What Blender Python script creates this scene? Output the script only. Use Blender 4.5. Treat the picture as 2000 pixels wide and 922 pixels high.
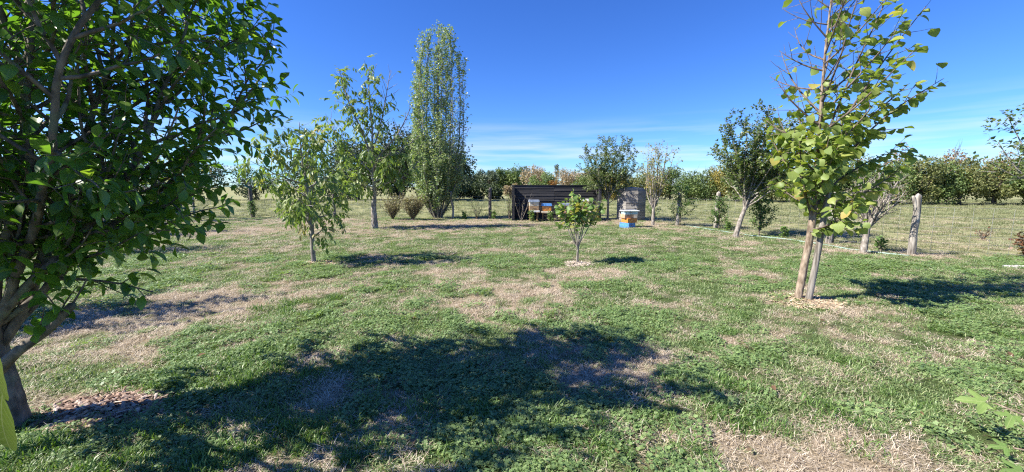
import bpy, math, random
import numpy as np
from mathutils import Vector, Matrix, Quaternion

# ------------------------------------------------------------------ camera, sky, sun, exposure
scn = bpy.context.scene
for o in list(bpy.data.objects):
    bpy.data.objects.remove(o)
COL = scn.collection
R = math.radians

cam_d = bpy.data.cameras.new('camera'); cam = bpy.data.objects.new('camera', cam_d); COL.objects.link(cam)
cam_d.sensor_width = 36.0; cam_d.lens = 36.0 * 760 / 2000
cam_d.clip_start = 0.05; cam_d.clip_end = 5000
cam.location = (0, 0, 1.6); cam.rotation_euler = (R(90 - 7.2), 0, 0)
scn.camera = cam

SUN_EL = 43.0
SUN_TO = Vector((0.975, 0.222, 0)).normalized()          # horizontal way the light travels
SUN_AZ = math.atan2(-SUN_TO.x, -SUN_TO.y)                # compass angle (from +Y, clockwise) of the sun

world = bpy.data.worlds.new('World'); scn.world = world; world.use_nodes = True
wn = world.node_tree; wn.nodes.clear()
def wnode(t, **k):
    n = wn.nodes.new(t)
    for a, b in k.items(): setattr(n, a, b)
    return n
w_out = wnode('ShaderNodeOutputWorld'); w_bg = wnode('ShaderNodeBackground')
w_sky = wnode('ShaderNodeTexSky', sky_type='NISHITA', sun_disc=False)
w_sky.sun_elevation = R(SUN_EL); w_sky.sun_rotation = SUN_AZ
w_sky.altitude = 100; w_sky.air_density = 1.0; w_sky.dust_density = 0.0; w_sky.ozone_density = 1.6
w_hs = wnode('ShaderNodeHueSaturation'); w_hs.inputs['Saturation'].default_value = 1.18; w_hs.inputs['Hue'].default_value = 0.508
w_tc = wnode('ShaderNodeTexCoord'); w_sep = wnode('ShaderNodeSeparateXYZ')
w_map = wnode('ShaderNodeMapping'); w_map.inputs['Scale'].default_value = (2.2, 2.2, 34)
w_noise = wnode('ShaderNodeTexNoise'); w_noise.inputs['Scale'].default_value = 1.7; w_noise.inputs['Detail'].default_value = 5
w_r1 = wnode('ShaderNodeMapRange'); w_r1.inputs[1].default_value = 0.40; w_r1.inputs[2].default_value = 0.72
w_r2 = wnode('ShaderNodeMapRange'); w_r2.inputs[1].default_value = 0.17; w_r2.inputs[2].default_value = 0.055
w_mul = wnode('ShaderNodeMath', operation='MULTIPLY'); w_mul2 = wnode('ShaderNodeMath', operation='MULTIPLY'); w_mul2.inputs[1].default_value = 0.65
w_mix = wnode('ShaderNodeMixRGB'); w_mix.inputs[2].default_value = (4.6, 4.7, 5.3, 1)
w_tint = wnode('ShaderNodeMixRGB', blend_type='MULTIPLY'); w_tint.inputs[0].default_value = 1; w_tint.inputs[2].default_value = (.31, .52, .88, 1)
L = wn.links.new
L(w_sky.outputs[0], w_hs.inputs['Color']); L(w_tc.outputs['Generated'], w_sep.inputs[0]); L(w_tc.outputs['Generated'], w_map.inputs[0])
L(w_map.outputs[0], w_noise.inputs['Vector']); L(w_noise.outputs[0], w_r1.inputs[0]); L(w_sep.outputs[2], w_r2.inputs[0])
L(w_r1.outputs[0], w_mul.inputs[0]); L(w_r2.outputs[0], w_mul.inputs[1]); L(w_mul.outputs[0], w_mul2.inputs[0])
L(w_mul2.outputs[0], w_mix.inputs[0]); L(w_hs.outputs[0], w_tint.inputs[1]); L(w_tint.outputs[0], w_mix.inputs[1]); L(w_mix.outputs[0], w_bg.inputs[0]); L(w_bg.outputs[0], w_out.inputs[0])
w_bg.inputs[1].default_value = 0.102

sun_d = bpy.data.lights.new('sun', 'SUN'); sun = bpy.data.objects.new('sun', sun_d); COL.objects.link(sun)
sun_d.energy = 5.0; sun_d.angle = R(0.53); sun_d.color = (1.0, 0.95, 0.85)
_dir = Vector((SUN_TO.x * math.cos(R(SUN_EL)), SUN_TO.y * math.cos(R(SUN_EL)), -math.sin(R(SUN_EL))))
sun.rotation_euler = _dir.to_track_quat('-Z', 'Y').to_euler()

vs = scn.view_settings
vs.view_transform = 'Standard'; vs.look = 'None'; vs.gamma = 1.0; vs.use_curve_mapping = False; vs.exposure = 1.22
scn.render.engine = 'CYCLES'
scn.cycles.max_bounces = 8; scn.cycles.transparent_max_bounces = 4; scn.cycles.use_denoising = False; scn.cycles.filter_width = 1.2
scn.cycles.sample_clamp_indirect = 6

# ------------------------------------------------------------------ helpers
def hash2(ix, iy, s):
    h = (ix.astype(np.int64) * 374761393 + iy.astype(np.int64) * 668265263 + s * 1442695041) & 0xFFFFFFFF
    h = ((h ^ (h >> 13)) * 1274126177) & 0xFFFFFFFF
    return ((h ^ (h >> 16)) & 0xFFFF) / 65535.0
def vnoise(x, y, s=0):
    x = np.asarray(x, float); y = np.asarray(y, float)
    ix = np.floor(x); iy = np.floor(y); fx = x - ix; fy = y - iy
    fx = fx * fx * (3 - 2 * fx); fy = fy * fy * (3 - 2 * fy)
    a = hash2(ix, iy, s); b = hash2(ix + 1, iy, s); c = hash2(ix, iy + 1, s); d = hash2(ix + 1, iy + 1, s)
    return (a * (1 - fx) + b * fx) * (1 - fy) + (c * (1 - fx) + d * fx) * fy
def fbm(x, y, s=0, o=4, g=0.5):
    t = 0; a = 1; n = 0; ca, sa = math.cos(.6), math.sin(.6)
    for k in range(o):
        t = t + a * vnoise(x, y, s + k * 17); n += a; a *= g
        x, y = (x * ca - y * sa) * 2.03 + 3.1, (x * sa + y * ca) * 2.03 + 1.7
    return t / n
def sstep(a, b, v):
    t = np.clip((v - a) / (b - a), 0, 1); return t * t * (3 - 2 * t)

def tagp(o, label=None, cat=None, group=None, kind=None):
    if label: o['label'] = label
    if cat: o['category'] = cat
    if group: o['group'] = group
    if kind: o['kind'] = kind
    return o
def empty(name, loc, rz=0.0, label=None, cat=None, group=None):
    e = bpy.data.objects.new(name, None); COL.objects.link(e); e.location = loc; e.rotation_euler = (0, 0, rz)
    e.empty_display_size = 0.1
    return tagp(e, label, cat, group)
def link(name, me, parent=None, mat=None, loc=None):
    o = bpy.data.objects.new(name, me); COL.objects.link(o)
    if mat is not None and not me.materials: me.materials.append(mat)
    if parent: o.parent = parent
    if loc is not None: o.location = loc
    return o
def tri_mesh(name, V, T, var=None, smooth=True):
    V = np.asarray(V, np.float32); T = np.asarray(T, np.int32)
    me = bpy.data.meshes.new(name)
    me.vertices.add(len(V)); me.vertices.foreach_set('co', V.ravel())
    me.loops.add(T.size); me.loops.foreach_set('vertex_index', T.ravel())
    me.polygons.add(len(T)); me.polygons.foreach_set('loop_start', np.arange(0, T.size, 3, dtype=np.int32))
    try: me.polygons.foreach_set('loop_total', np.full(len(T), 3, np.int32))
    except Exception: pass
    me.polygons.foreach_set('use_smooth', np.full(len(T), smooth, bool))
    if var is not None:
        at = me.attributes.new('var', 'FLOAT', 'POINT'); at.data.foreach_set('value', np.asarray(var, np.float32))
    me.update(calc_edges=True)
    return me
def poly_mesh(name, V, F, smooth=False):
    me = bpy.data.meshes.new(name); me.from_pydata([tuple(v) for v in V], [], F); me.update()
    if smooth: me.polygons.foreach_set('use_smooth', [True] * len(me.polygons))
    return me
def box_vf(sx, sy, sz, c=(0, 0, 0), bev=0.0, jit=0.0, rnd=random):
    """a box with chamfered long edges (bev) standing with its centre at c"""
    x, y, z = sx / 2, sy / 2, sz / 2; b = min(bev, x * .45, y * .45, z * .45)
    if b <= 0:
        V = [(i * x, j * y, k * z) for k in (-1, 1) for j in (-1, 1) for i in (-1, 1)]
        F = [(0, 2, 3, 1), (4, 5, 7, 6), (0, 1, 5, 4), (2, 6, 7, 3), (0, 4, 6, 2), (1, 3, 7, 5)]
    else:
        V = []; F = []
        ring = [(-x, -y + b), (-x + b, -y), (x - b, -y), (x, -y + b), (x, y - b), (x - b, y), (-x + b, y), (-x, y - b)]
        ins = [(-x + b, -y + b * 1.6), (-x + b * 1.6, -y + b), (x - b * 1.6, -y + b), (x - b, -y + b * 1.6), (x - b, y - b * 1.6), (x - b * 1.6, y - b), (-x + b * 1.6, y - b), (-x + b, y - b * 1.6)]
        for zz, rg in ((-z, ins), (-z + b, ring), (z - b, ring), (z, ins)):
            V += [(p[0], p[1], zz) for p in rg]
        F.append(tuple(reversed(range(8)))); F.append(tuple(range(24, 32)))
        for l in range(3):
            for i in range(8):
                j = (i + 1) % 8; F.append((l * 8 + i, l * 8 + j, l * 8 + 8 + j, l * 8 + 8 + i))
    if jit: V = [(v[0] + rnd.uniform(-jit, jit), v[1] + rnd.uniform(-jit, jit), v[2] + rnd.uniform(-jit, jit)) for v in V]
    V = [(v[0] + c[0], v[1] + c[1], v[2] + c[2]) for v in V]
    return V, F
def box(name, s, c, mat, parent=None, bev=0.0, jit=0.0, rnd=random, rot=None):
    V, F = box_vf(*s, (0, 0, 0), bev, jit, rnd)
    o = link(name, poly_mesh(name, V, F), parent, mat, c)
    if rot: o.rotation_euler = rot
    return o
def tubes(name, stems, sides=6, rough=0.0, rng=None):
    """stems: list of (points Nx3, radii N). One mesh of tapered tubes with closed ends."""
    VV = []; TT = []; base = 0
    for P, Rr in stems:
        P = np.asarray(P, float); Rr = np.asarray(Rr, float); n = len(P)
        if n < 2: continue
        k = sides if Rr[0] > 0.012 else (5 if Rr[0] > 0.006 else 3)
        D = np.gradient(P, axis=0); D /= np.linalg.norm(D, axis=1)[:, None] + 1e-9
        ref = np.array([0., 0., 1.]) if abs(D[0][2]) < .8 else np.array([1., 0., 0.])
        X = np.cross(D, ref); X /= np.linalg.norm(X, axis=1)[:, None] + 1e-9
        Y = np.cross(D, X)
        a = np.arange(k) * 2 * math.pi / k
        rr = Rr[:, None] * np.ones((n, k))
        if rough and rng is not None: rr = rr * (1 + rough * rng.uniform(-1, 1, (n, k)))
        ring = P[:, None, :] + rr[:, :, None] * (np.cos(a)[None, :, None] * X[:, None, :] + np.sin(a)[None, :, None] * Y[:, None, :])
        VV.append(ring.reshape(-1, 3)); i = np.arange(k); j = (i + 1) % k
        for s in range(n - 1):
            A = base + s * k
            TT.append(np.stack([A + i, A + j, A + k + j], 1)); TT.append(np.stack([A + i, A + k + j, A + k + i], 1))
        VV.append(P[-1:] + D[-1:] * Rr[-1]); tip = base + n * k
        TT.append(np.stack([base + (n - 1) * k + i, base + (n - 1) * k + j, np.full(k, tip)], 1))
        base += n * k + 1
    if not VV: return None
    return tri_mesh(name, np.concatenate(VV), np.concatenate(TT))

# ------------------------------------------------------------------ materials
def mat_new(name):
    m = bpy.data.materials.new(name); m.use_nodes = True; nt = m.node_tree; nt.nodes.clear()
    out = nt.nodes.new('ShaderNodeOutputMaterial')
    return m, nt, out
def ramp(nt, cols, pos=None):
    r = nt.nodes.new('ShaderNodeValToRGB'); e = r.color_ramp.elements
    pos = pos or [i / (len(cols) - 1) for i in range(len(cols))]
    while len(e) < len(cols): e.new(0.5)
    for i, c in enumerate(cols): e[i].position = pos[i]; e[i].color = (*c, 1)
    return r
def leaf_mat(name, cols, trans=0.35, rough=0.5, src='attr', back=1.25, tcol=(1.25, 1.35, .55), spec=0.5, pos=None):
    m, nt, out = mat_new(name); N = nt.nodes.new; K = nt.links.new
    if src == 'attr':
        a = N('ShaderNodeAttribute'); a.attribute_name = 'var'; v = a.outputs['Fac']
    else:
        a = N('ShaderNodeObjectInfo'); v = a.outputs['Random']
    r = ramp(nt, cols, pos); K(v, r.inputs[0])
    tc = N('ShaderNodeTexCoord'); nz = N('ShaderNodeTexNoise'); nz.inputs['Scale'].default_value = 9; K(tc.outputs['Object'], nz.inputs['Vector'])
    mr = N('ShaderNodeMapRange'); mr.inputs[3].default_value = .8; mr.inputs[4].default_value = 1.2; K(nz.outputs[0], mr.inputs[0])
    vm = N('ShaderNodeVectorMath'); vm.operation = 'SCALE'; K(r.outputs[0], vm.inputs[0]); K(mr.outputs[0], vm.inputs['Scale'])
    base = vm.outputs[0]
    if src == 'obj' and name != 'fallen leaf':       # midrib and side veins, a shade paler than the blade
        sx = N('ShaderNodeSeparateXYZ'); K(tc.outputs['Object'], sx.inputs[0])
        def mt(op, a, b=None):
            n = N('ShaderNodeMath'); n.operation = op
            for i, q in enumerate((a, b)):
                if q is None: continue
                if isinstance(q, (int, float)): n.inputs[i].default_value = q
                else: K(q, n.inputs[i])
            return n.outputs[0]
        ax = mt('ABSOLUTE', sx.outputs[0]); sv = mt('SINE', mt('MULTIPLY', mt('SUBTRACT', sx.outputs[1], mt('MULTIPLY', ax, .75)), 52.0))
        side = mt('MULTIPLY', mt('GREATER_THAN', sv, .86), .5); rib = mt('LESS_THAN', ax, .014); vein = mt('MULTIPLY', mt('MAXIMUM', side, rib), .5)
        vx = N('ShaderNodeMixRGB'); K(vein, vx.inputs[0]); K(base, vx.inputs[1]); vx.inputs[2].default_value = (.34, .38, .16, 1); base = vx.outputs[0]
    g = N('ShaderNodeNewGeometry'); mb = N('ShaderNodeMixRGB'); K(g.outputs['Backfacing'], mb.inputs[0]); K(base, mb.inputs[1])
    sc = N('ShaderNodeVectorMath'); sc.operation = 'MULTIPLY'; sc.inputs[1].default_value = (back, back, back * 1.15); K(base, sc.inputs[0]); K(sc.outputs[0], mb.inputs[2])
    p = N('ShaderNodeBsdfPrincipled'); p.inputs['Roughness'].default_value = rough; p.inputs['Specular IOR Level'].default_value = spec; K(mb.outputs[0], p.inputs['Base Color'])
    t = N('ShaderNodeBsdfTranslucent'); tm = N('ShaderNodeVectorMath'); tm.operation = 'MULTIPLY'; tm.inputs[1].default_value = tcol; K(vm.outputs[0], tm.inputs[0]); K(tm.outputs[0], t.inputs[0])
    ms = N('ShaderNodeMixShader'); ms.inputs[0].default_value = trans; K(p.outputs[0], ms.inputs[1]); K(t.outputs[0], ms.inputs[2]); K(ms.outputs[0], out.inputs[0])
    return m
def bark_mat(name, c1, c2, scale=18.0, bump=0.6, stretch=0.25, lichen=None):
    m, nt, out = mat_new(name); N = nt.nodes.new; K = nt.links.new
    tc = N('ShaderNodeTexCoord'); mp = N('ShaderNodeMapping'); mp.inputs['Scale'].default_value = (1, 1, stretch); K(tc.outputs['Object'], mp.inputs[0])
    nz = N('ShaderNodeTexNoise'); nz.inputs['Scale'].default_value = scale; nz.inputs['Detail'].default_value = 6; K(mp.outputs[0], nz.inputs['Vector'])
    r = ramp(nt, [c1, c2], [.35, .68]); K(nz.outputs[0], r.inputs[0]); col = r.outputs[0]
    if lichen:
        n2 = N('ShaderNodeTexNoise'); n2.inputs['Scale'].default_value = 7; n2.inputs['Detail'].default_value = 4; K(tc.outputs['Object'], n2.inputs['Vector'])
        r2 = ramp(nt, [(0, 0, 0), (1, 1, 1)], [.56, .64]); K(n2.outputs[0], r2.inputs[0])
        mx = N('ShaderNodeMixRGB'); K(r2.outputs[0], mx.inputs[0]); K(col, mx.inputs[1]); mx.inputs[2].default_value = (*lichen, 1); col = mx.outputs[0]
    p = N('ShaderNodeBsdfPrincipled'); p.inputs['Roughness'].default_value = .85; p.inputs['Specular IOR Level'].default_value = .25; K(col, p.inputs['Base Color'])
    b = N('ShaderNodeBump'); b.inputs['Strength'].default_value = bump; b.inputs['Distance'].default_value = .01; K(nz.outputs[0], b.inputs['Height']); K(b.outputs[0], p.inputs['Normal'])
    K(p.outputs[0], out.inputs[0]); return m
def wood_mat(name, c1, c2, axis=(1, 14, 14), rnd=0.5):
    m, nt, out = mat_new(name); N = nt.nodes.new; K = nt.links.new
    tc = N('ShaderNodeTexCoord'); oi = N('ShaderNodeObjectInfo')
    ad = N('ShaderNodeVectorMath'); ad.operation = 'ADD'; K(tc.outputs['Object'], ad.inputs[0]); K(oi.outputs['Location'], ad.inputs[1])
    mp = N('ShaderNodeMapping'); mp.inputs['Scale'].default_value = axis; K(ad.outputs[0], mp.inputs[0])
    nz = N('ShaderNodeTexNoise'); nz.inputs['Scale'].default_value = 2.5; nz.inputs['Detail'].default_value = 6; K(mp.outputs[0], nz.inputs['Vector'])
    r = ramp(nt, [c1, c2], [.3, .7]); K(nz.outputs[0], r.inputs[0])
    mr = N('ShaderNodeMapRange'); mr.inputs[3].default_value = 1 - rnd; mr.inputs[4].default_value = 1 + rnd * .6; K(oi.outputs['Random'], mr.inputs[0])
    vm = N('ShaderNodeVectorMath'); vm.operation = 'SCALE'; K(r.outputs[0], vm.inputs[0]); K(mr.outputs[0], vm.inputs['Scale'])
    p = N('ShaderNodeBsdfPrincipled'); p.inputs['Roughness'].default_value = .8; K(vm.outputs[0], p.inputs['Base Color'])
    b = N('ShaderNodeBump'); b.inputs['Strength'].default_value = .5; b.inputs['Distance'].default_value = .005; K(nz.outputs[0], b.inputs['Height']); K(b.outputs[0], p.inputs['Normal'])
    K(p.outputs[0], out.inputs[0]); return m
def paint_mat(name, c, rough=.55, dirt=.25, metal=0.0):
    m, nt, out = mat_new(name); N = nt.nodes.new; K = nt.links.new
    tc = N('ShaderNodeTexCoord'); nz = N('ShaderNodeTexNoise'); nz.inputs['Scale'].default_value = 9; nz.inputs['Detail'].default_value = 6; K(tc.outputs['Object'], nz.inputs['Vector'])
    r = ramp(nt, [tuple(x * (1 - dirt) * .8 for x in c), c], [.32, .58]); K(nz.outputs[0], r.inputs[0])
    p = N('ShaderNodeBsdfPrincipled'); p.inputs['Roughness'].default_value = rough; p.inputs['Metallic'].default_value = metal; K(r.outputs[0], p.inputs['Base Color'])
    K(p.outputs[0], out.inputs[0]); return m

M = {}
M['apple'] = leaf_mat('apple leaf', [(0.0524, 0.1248, 0.022), (0.0905, 0.1928, 0.0257), (0.1429, 0.2609, 0.0367), (0.2381, 0.3402, 0.046)], 0.52, .38, pos=[0, .4, .8, 1], spec=.8)
M['apple_o'] = leaf_mat('apple leaf single', [(0.0524, 0.1248, 0.022), (0.0905, 0.1928, 0.0257), (0.1429, 0.2609, 0.0367), (0.2381, 0.3402, 0.046)], 0.52, .38, 'obj', pos=[0, .4, .8, 1], spec=.8)
M['lime'] = leaf_mat('round leaf', [(0.1653, 0.2363, 0.0544), (0.2334, 0.2992, 0.0725), (0.3306, 0.3622, 0.0906), (0.4666, 0.3465, 0.1087)], 0.42, .5, pos=[0, .5, .9, 1])
M['lime_o'] = leaf_mat('round leaf single', [(0.1653, 0.2363, 0.0544), (0.2334, 0.2992, 0.0725), (0.3306, 0.3622, 0.0906), (0.4666, 0.3465, 0.1087)], 0.42, .5, 'obj', pos=[0, .5, .9, 1])
M['walnut'] = leaf_mat('walnut leaf', [(0.1056, 0.1656, 0.0493), (0.1759, 0.2484, 0.0672), (0.2639, 0.3146, 0.0897), (0.3519, 0.2981, 0.1346)], 0.45, .45, pos=[0, .45, .9, 1])
M['walnut_o'] = leaf_mat('walnut leaf single', [(0.1056, 0.1656, 0.0493), (0.1759, 0.2484, 0.0672), (0.2639, 0.3146, 0.0897), (0.3519, 0.2981, 0.1346)], 0.45, .45, 'obj', pos=[0, .45, .9, 1])
M['poplar'] = leaf_mat('poplar leaf', [(0.1126, 0.1803, 0.0745), (0.1877, 0.2705, 0.1118), (0.3191, 0.3787, 0.1987), (0.4129, 0.4147, 0.2236)], 0.38, .42)
M['pear'] = leaf_mat('pear leaf', [(0.045, 0.0825, 0.027), (0.0825, 0.1275, 0.0375), (0.135, 0.18, 0.0525), (0.225, 0.225, 0.075)], 0.35, .42)
M['pearlight'] = leaf_mat('yellowing leaf', [(0.126, 0.182, 0.042), (0.224, 0.252, 0.063), (0.336, 0.28, 0.084), (0.42, 0.238, 0.084)], 0.4, .5)
M['shrub'] = leaf_mat('shrub leaf', [(0.104, 0.195, 0.0455), (0.169, 0.273, 0.065), (0.26, 0.312, 0.091), (0.34, 0.29, 0.09)], 0.4, .5)
M['shrub_o'] = leaf_mat('shrub leaf single', [(0.104, 0.195, 0.0455), (0.169, 0.273, 0.065), (0.26, 0.312, 0.091), (0.34, 0.29, 0.09)], 0.4, .5, 'obj')
M['sapling'] = leaf_mat('sapling leaf', [(0.0525, 0.1125, 0.027), (0.09, 0.165, 0.0375), (0.15, 0.225, 0.0525)], 0.35, .45)
M['oak'] = leaf_mat('oak leaf', [(0.0242, 0.0462, 0.0154), (0.0396, 0.066, 0.0198), (0.0605, 0.088, 0.0264)], 0.2, .6)
M['hedge_green'] = leaf_mat('hedge green', [(0.072, 0.12, 0.0352), (0.12, 0.176, 0.048), (0.192, 0.24, 0.072)], 0.3, .6)
M['hedge_olive'] = leaf_mat('hedge olive', [(0.1125, 0.135, 0.045), (0.1725, 0.1875, 0.06), (0.24, 0.24, 0.09)], 0.3, .6)
M['hedge_yellow'] = leaf_mat('hedge yellow', [(0.168, 0.168, 0.042), (0.28, 0.238, 0.056), (0.364, 0.28, 0.07)], 0.3, .6)
M['hedge_rust'] = leaf_mat('hedge rust', [(0.1755, 0.1148, 0.054), (0.27, 0.1755, 0.081), (0.3375, 0.2295, 0.1148)], 0.25, .6)
M['far_brown'] = leaf_mat('far brown', [(0.24, 0.18, 0.102), (0.324, 0.24, 0.144), (0.36, 0.288, 0.18)], 0.25, .6)
M['far_orange'] = leaf_mat('far orange', [(.3, .15, .04), (.4, .2, .05)], .2, .6)
M['far_dark'] = leaf_mat('far dark', [(0.039, 0.0624, 0.0338), (0.065, 0.091, 0.0442), (0.0975, 0.1235, 0.0585)], 0.2, .6)
M['fig'] = leaf_mat('fig leaf', [(.12, .21, .05), (.17, .26, .07), (.22, .3, .08)], .3, .45, 'obj')
M['near_leaf'] = leaf_mat('near leaf', [(.13, .19, .02), (.18, .24, .03)], .5, .45, 'obj')
M['redleaf'] = leaf_mat('red leaf', [(.10, .045, .025), (.19, .09, .04), (.12, .14, .04)], .25, .5)
M['weed'] = leaf_mat('weed leaf', [(0.07, 0.14, 0.035), (0.126, 0.21, 0.049), (0.196, 0.266, 0.07)], 0.35, .5)
M['dryweed'] = leaf_mat('dry weed leaf', [(.17, .17, .08), (.24, .21, .11), (.3, .25, .15)], .25, .7)
M['fallen'] = leaf_mat('fallen leaf', [(0.128, 0.07, 0.0364), (0.216, 0.13, 0.0624), (0.288, 0.21, 0.1248)], .15, .6, 'obj')
M['grass'] = leaf_mat('grass blade', [(0.1149, 0.1796, 0.05), (0.1765, 0.2577, 0.0765), (0.2609, 0.3357, 0.1181), (0.4145, 0.4216, 0.1945)], 0.35, .45, back=1.05, tcol=(1.1, 1.2, .6))
M['lushgrass'] = leaf_mat('lush grass blade', [(0.0722, 0.15, 0.0292), (0.1313, 0.225, 0.0439), (0.21, 0.3, 0.0732)], 0.4, .42, back=1.05, tcol=(1.2, 1.3, .5))
M['clover'] = leaf_mat('clover leaf', [(0.1245, 0.1988, 0.0626), (0.1826, 0.2704, 0.0833), (0.2657, 0.3499, 0.1182)], 0.35, .5, back=1.05)
M['straw'] = leaf_mat('dry grass blade', [(0.3213, 0.2419, 0.1315), (0.4819, 0.3881, 0.2378), (0.6311, 0.5287, 0.3491), (0.7115, 0.63, 0.4452)], 0.2, .6, back=1.0, tcol=(1, 1, 1))
M['fieldgrass'] = leaf_mat('field grass blade', [(0.156, 0.204, 0.072), (0.24, 0.264, 0.108), (0.384, 0.348, 0.192)], 0.3, .6, back=1.0, tcol=(1, 1, .8))

M['bark_apple'] = bark_mat('apple bark', (.07, .06, .05), (.24, .2, .16), 20, .7, .5, (.16, .17, .12))
M['bark_grey'] = bark_mat('grey bark', (.16, .14, .12), (.36, .33, .29), 14, .5, .4)
M['bark_pale'] = bark_mat('pale bark', (.12, .10, .08), (.42, .375, .325), 18, .9, .5)
M['bark_tan'] = bark_mat('tan bark', (.13, .095, .065), (.40, .315, .235), 26, .9, .35)
M['bark_dark'] = bark_mat('dark bark', (.035, .03, .026), (.12, .10, .085), 12, .7, .3)
M['twig'] = bark_mat('twig bark', (.08, .06, .05), (.2, .16, .13), 30, .2, .5)
M['stake'] = bark_mat('stake wood', (.10, .085, .07), (.36, .33, .29), 26, .9, .08)
M['post'] = bark_mat('post wood', (.10, .085, .07), (.48, .44, .385), 22, 1.0, .10)
M['post_dark'] = bark_mat('dark post wood', (.07, .06, .055), (.2, .175, .15), 26, .7, .07)
M['plank_dark'] = wood_mat('dark weathered plank', (.018, .017, .02), (.06, .056, .056))
M['plank_grey'] = wood_mat('grey weathered plank', (.14, .125, .11), (.36, .33, .30), rnd=.25)
M['hive_wood'] = paint_mat('hive wood', (.36, .23, .12), .7)
M['hive_cream'] = paint_mat('hive cream', (.62, .55, .42), .6)
M['hive_white'] = paint_mat('hive white', (.78, .77, .73), .5)
M['hive_blue'] = paint_mat('hive blue', (.10, .30, .68), .5)
M['hive_pink'] = paint_mat('hive pink', (.62, .36, .22), .6)
M['hive_orange'] = paint_mat('hive orange', (.62, .25, .05), .55)
M['hive_paleblue'] = paint_mat('hive pale blue', (.45, .62, .66), .5)
M['zinc'] = paint_mat('zinc lid', (.55, .60, .70), .4, .15, .6)
M['dark_gap'] = paint_mat('dark opening', (.02, .018, .016), .9)
M['hose'] = paint_mat('pale hose', (.27, .38, .33), .45)
M['wire'] = paint_mat('fence wire', (.30, .30, .29), .5, .2, .5)
M['stone'] = bark_mat('pale stone', (.34, .31, .27), (.6, .58, .54), 9, .5, 1)
M['chips_dark'] = leaf_mat('bark chips', [(.09, .05, .03), (.22, .13, .075), (.36, .24, .15), (.5, .4, .3)], .0, .8, back=1.0)
M['chips_straw'] = leaf_mat('straw mulch', [(.36, .25, .13), (.5, .38, .22), (.62, .5, .32)], .1, .7, back=1.0)
M['chips_pale'] = leaf_mat('pale mulch', [(.32, .25, .16), (.46, .38, .26), (.58, .5, .37)], .1, .7, back=1.0)

# ------------------------------------------------------------------ the ground
DRY = [(2.75, 2.66, .6, .4, -.9), (3.3, 2.45, .5, .35, -.9), (3.2, 3.1, .6, .4, -.5), (0.45, 5.66, 1.29, 0.82, 1), (-0.13, 4.84, 0.8, 0.45, 0.9), (2.87, 5.32, 0.87, 0.44, 0.5), (1.32, 3.6, 0.87, 0.46, 1.1), (2.83, 4.16, 0.76, 0.34, 0.9), (4.15, 5.06, 0.83, 0.49, 1), (1.74, 2.19, 0.5, 0.18, 1.3), (2.56, 2.11, 0.52, 0.11, 0.8), (2.33, 2.35, 0.3, 0.11, 0.7), (3.61, 3.5, 0.76, 0.2, 0.5), (4.55, 3.45, 0.3, 0.24, 0.7), (-4.4, 5.47, 1.71, 0.57, 0.9), (-4.4, 4.39, 1.51, 0.67, 1.4), (-4.04, 3.6, 0.93, 0.29, 1.0), (-1.91, 3.32, 0.38, 0.4, 0.9), (-1.79, 3.62, 0.57, 0.26, 0.8), (-0.82, 2.8, 0.25, 0.25, 0.9), (-0.37, 2.18, 0.39, 0.11, 0.8), (-1.14, 2.72, 0.25, 0.19, 0.6), (-3.64, 6.25, 1.17, 0.86, 0.7), (-7.52, 16.46, 2.58, 1.78, 0.9), (-0.22, 16.92, 2.65, 1.88, 1.4), (-3.87, 16.41, 2.37, 1.55, 1.0), (-2.5, 7.83, 1.15, 0.73, 0.6), (10.16, 9.61, 1.78, 0.93, 1.3), (10.18, 11.88, 1.57, 1.06, 1), (5.07, 11.62, 1.54, 0.79, 0.6), (5.96, 16.83, 1.55, 1.4, 1.0), (0.0, 6.93, 1.3, 0.73, 0.6), (3.04, 6.88, 1.39, 0.4, 0.4), (-8.96, 13.69, 2.15, 1.54, 0.9), (-3.0, 2.7, 0.49, 0.27, 1.5), (6.72, 6.69, 0.63, 0.46, 0.8), (-2.11, 4.31, 0.36, 0.33, 0.5), (-2.41, 3.51, 0.5, 0.31, -1.2), (-2.33, 2.96, 0.53, 0.32, -1.2), (1.75, 2.91, 0.56, 0.42, -1.2), (0.19, 2.76, 0.83, 0.42, -1.2), (-2.17, 2.18, 0.92, 0.16, -1.1), (-1.65, 6.2, 0.75, 0.66, -0.6), (-2.35, 4.33, 0.66, 0.41, -0.9), (-1.7, 4.17, 0.52, 0.38, -0.7), (0.85, 4.15, 0.52, 0.31, -0.3), (2.65, 3.0, 0.75, 0.49, -0.7), (2.05, 4.32, 0.96, 0.36, -0.6), (1.57, 5.88, 0.72, 0.59, -0.7), (6.69, 5.91, 1.03, 0.75, -1), (2.3, 11.72, 3.84, 1.36, -0.8), (-5.53, 6.92, 1.85, 0.65, -1), (-9.98, 11.63, 2.46, 0.9, -0.6), (-2.2, 11.16, 2.64, 1.24, -0.7), (4.78, 9.05, 2.39, 0.96, -0.8), (0.0, 3.54, 0.76, 0.45, -0.7), (3.72, 6.19, 1.0, 0.59, -0.6)]
LUSH = [(-2.37, 3.26, 0.62, 0.34, 1), (-2.02, 2.19, 0.96, 0.18, 1), (1.48, 2.67, 0.49, 0.3, 0.9), (-0.54, 2.59, 0.36, 0.18, 0.8), (-0.96, 2.26, 0.44, 0.17, 0.6), (0.43, 2.36, 0.56, 0.21, 0.5), (-3.02, 5.08, 0.42, 0.34, 0.4)]
def spots(x, y, Ls, wob=0.25):
    wx = x + wob * (fbm(x * 1.7, y * 1.7, 91, 3) - .5) * 2; wy = y + wob * (fbm(x * 1.7 + 9, y * 1.7, 57, 3) - .5) * 2
    s = 0
    for cx, cy, rx, ry, a in Ls:
        s = s + a * np.exp(-(((wx - cx) / rx) ** 2 + ((wy - cy) / max(ry, .2)) ** 2) * 0.9)
    return s
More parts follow.
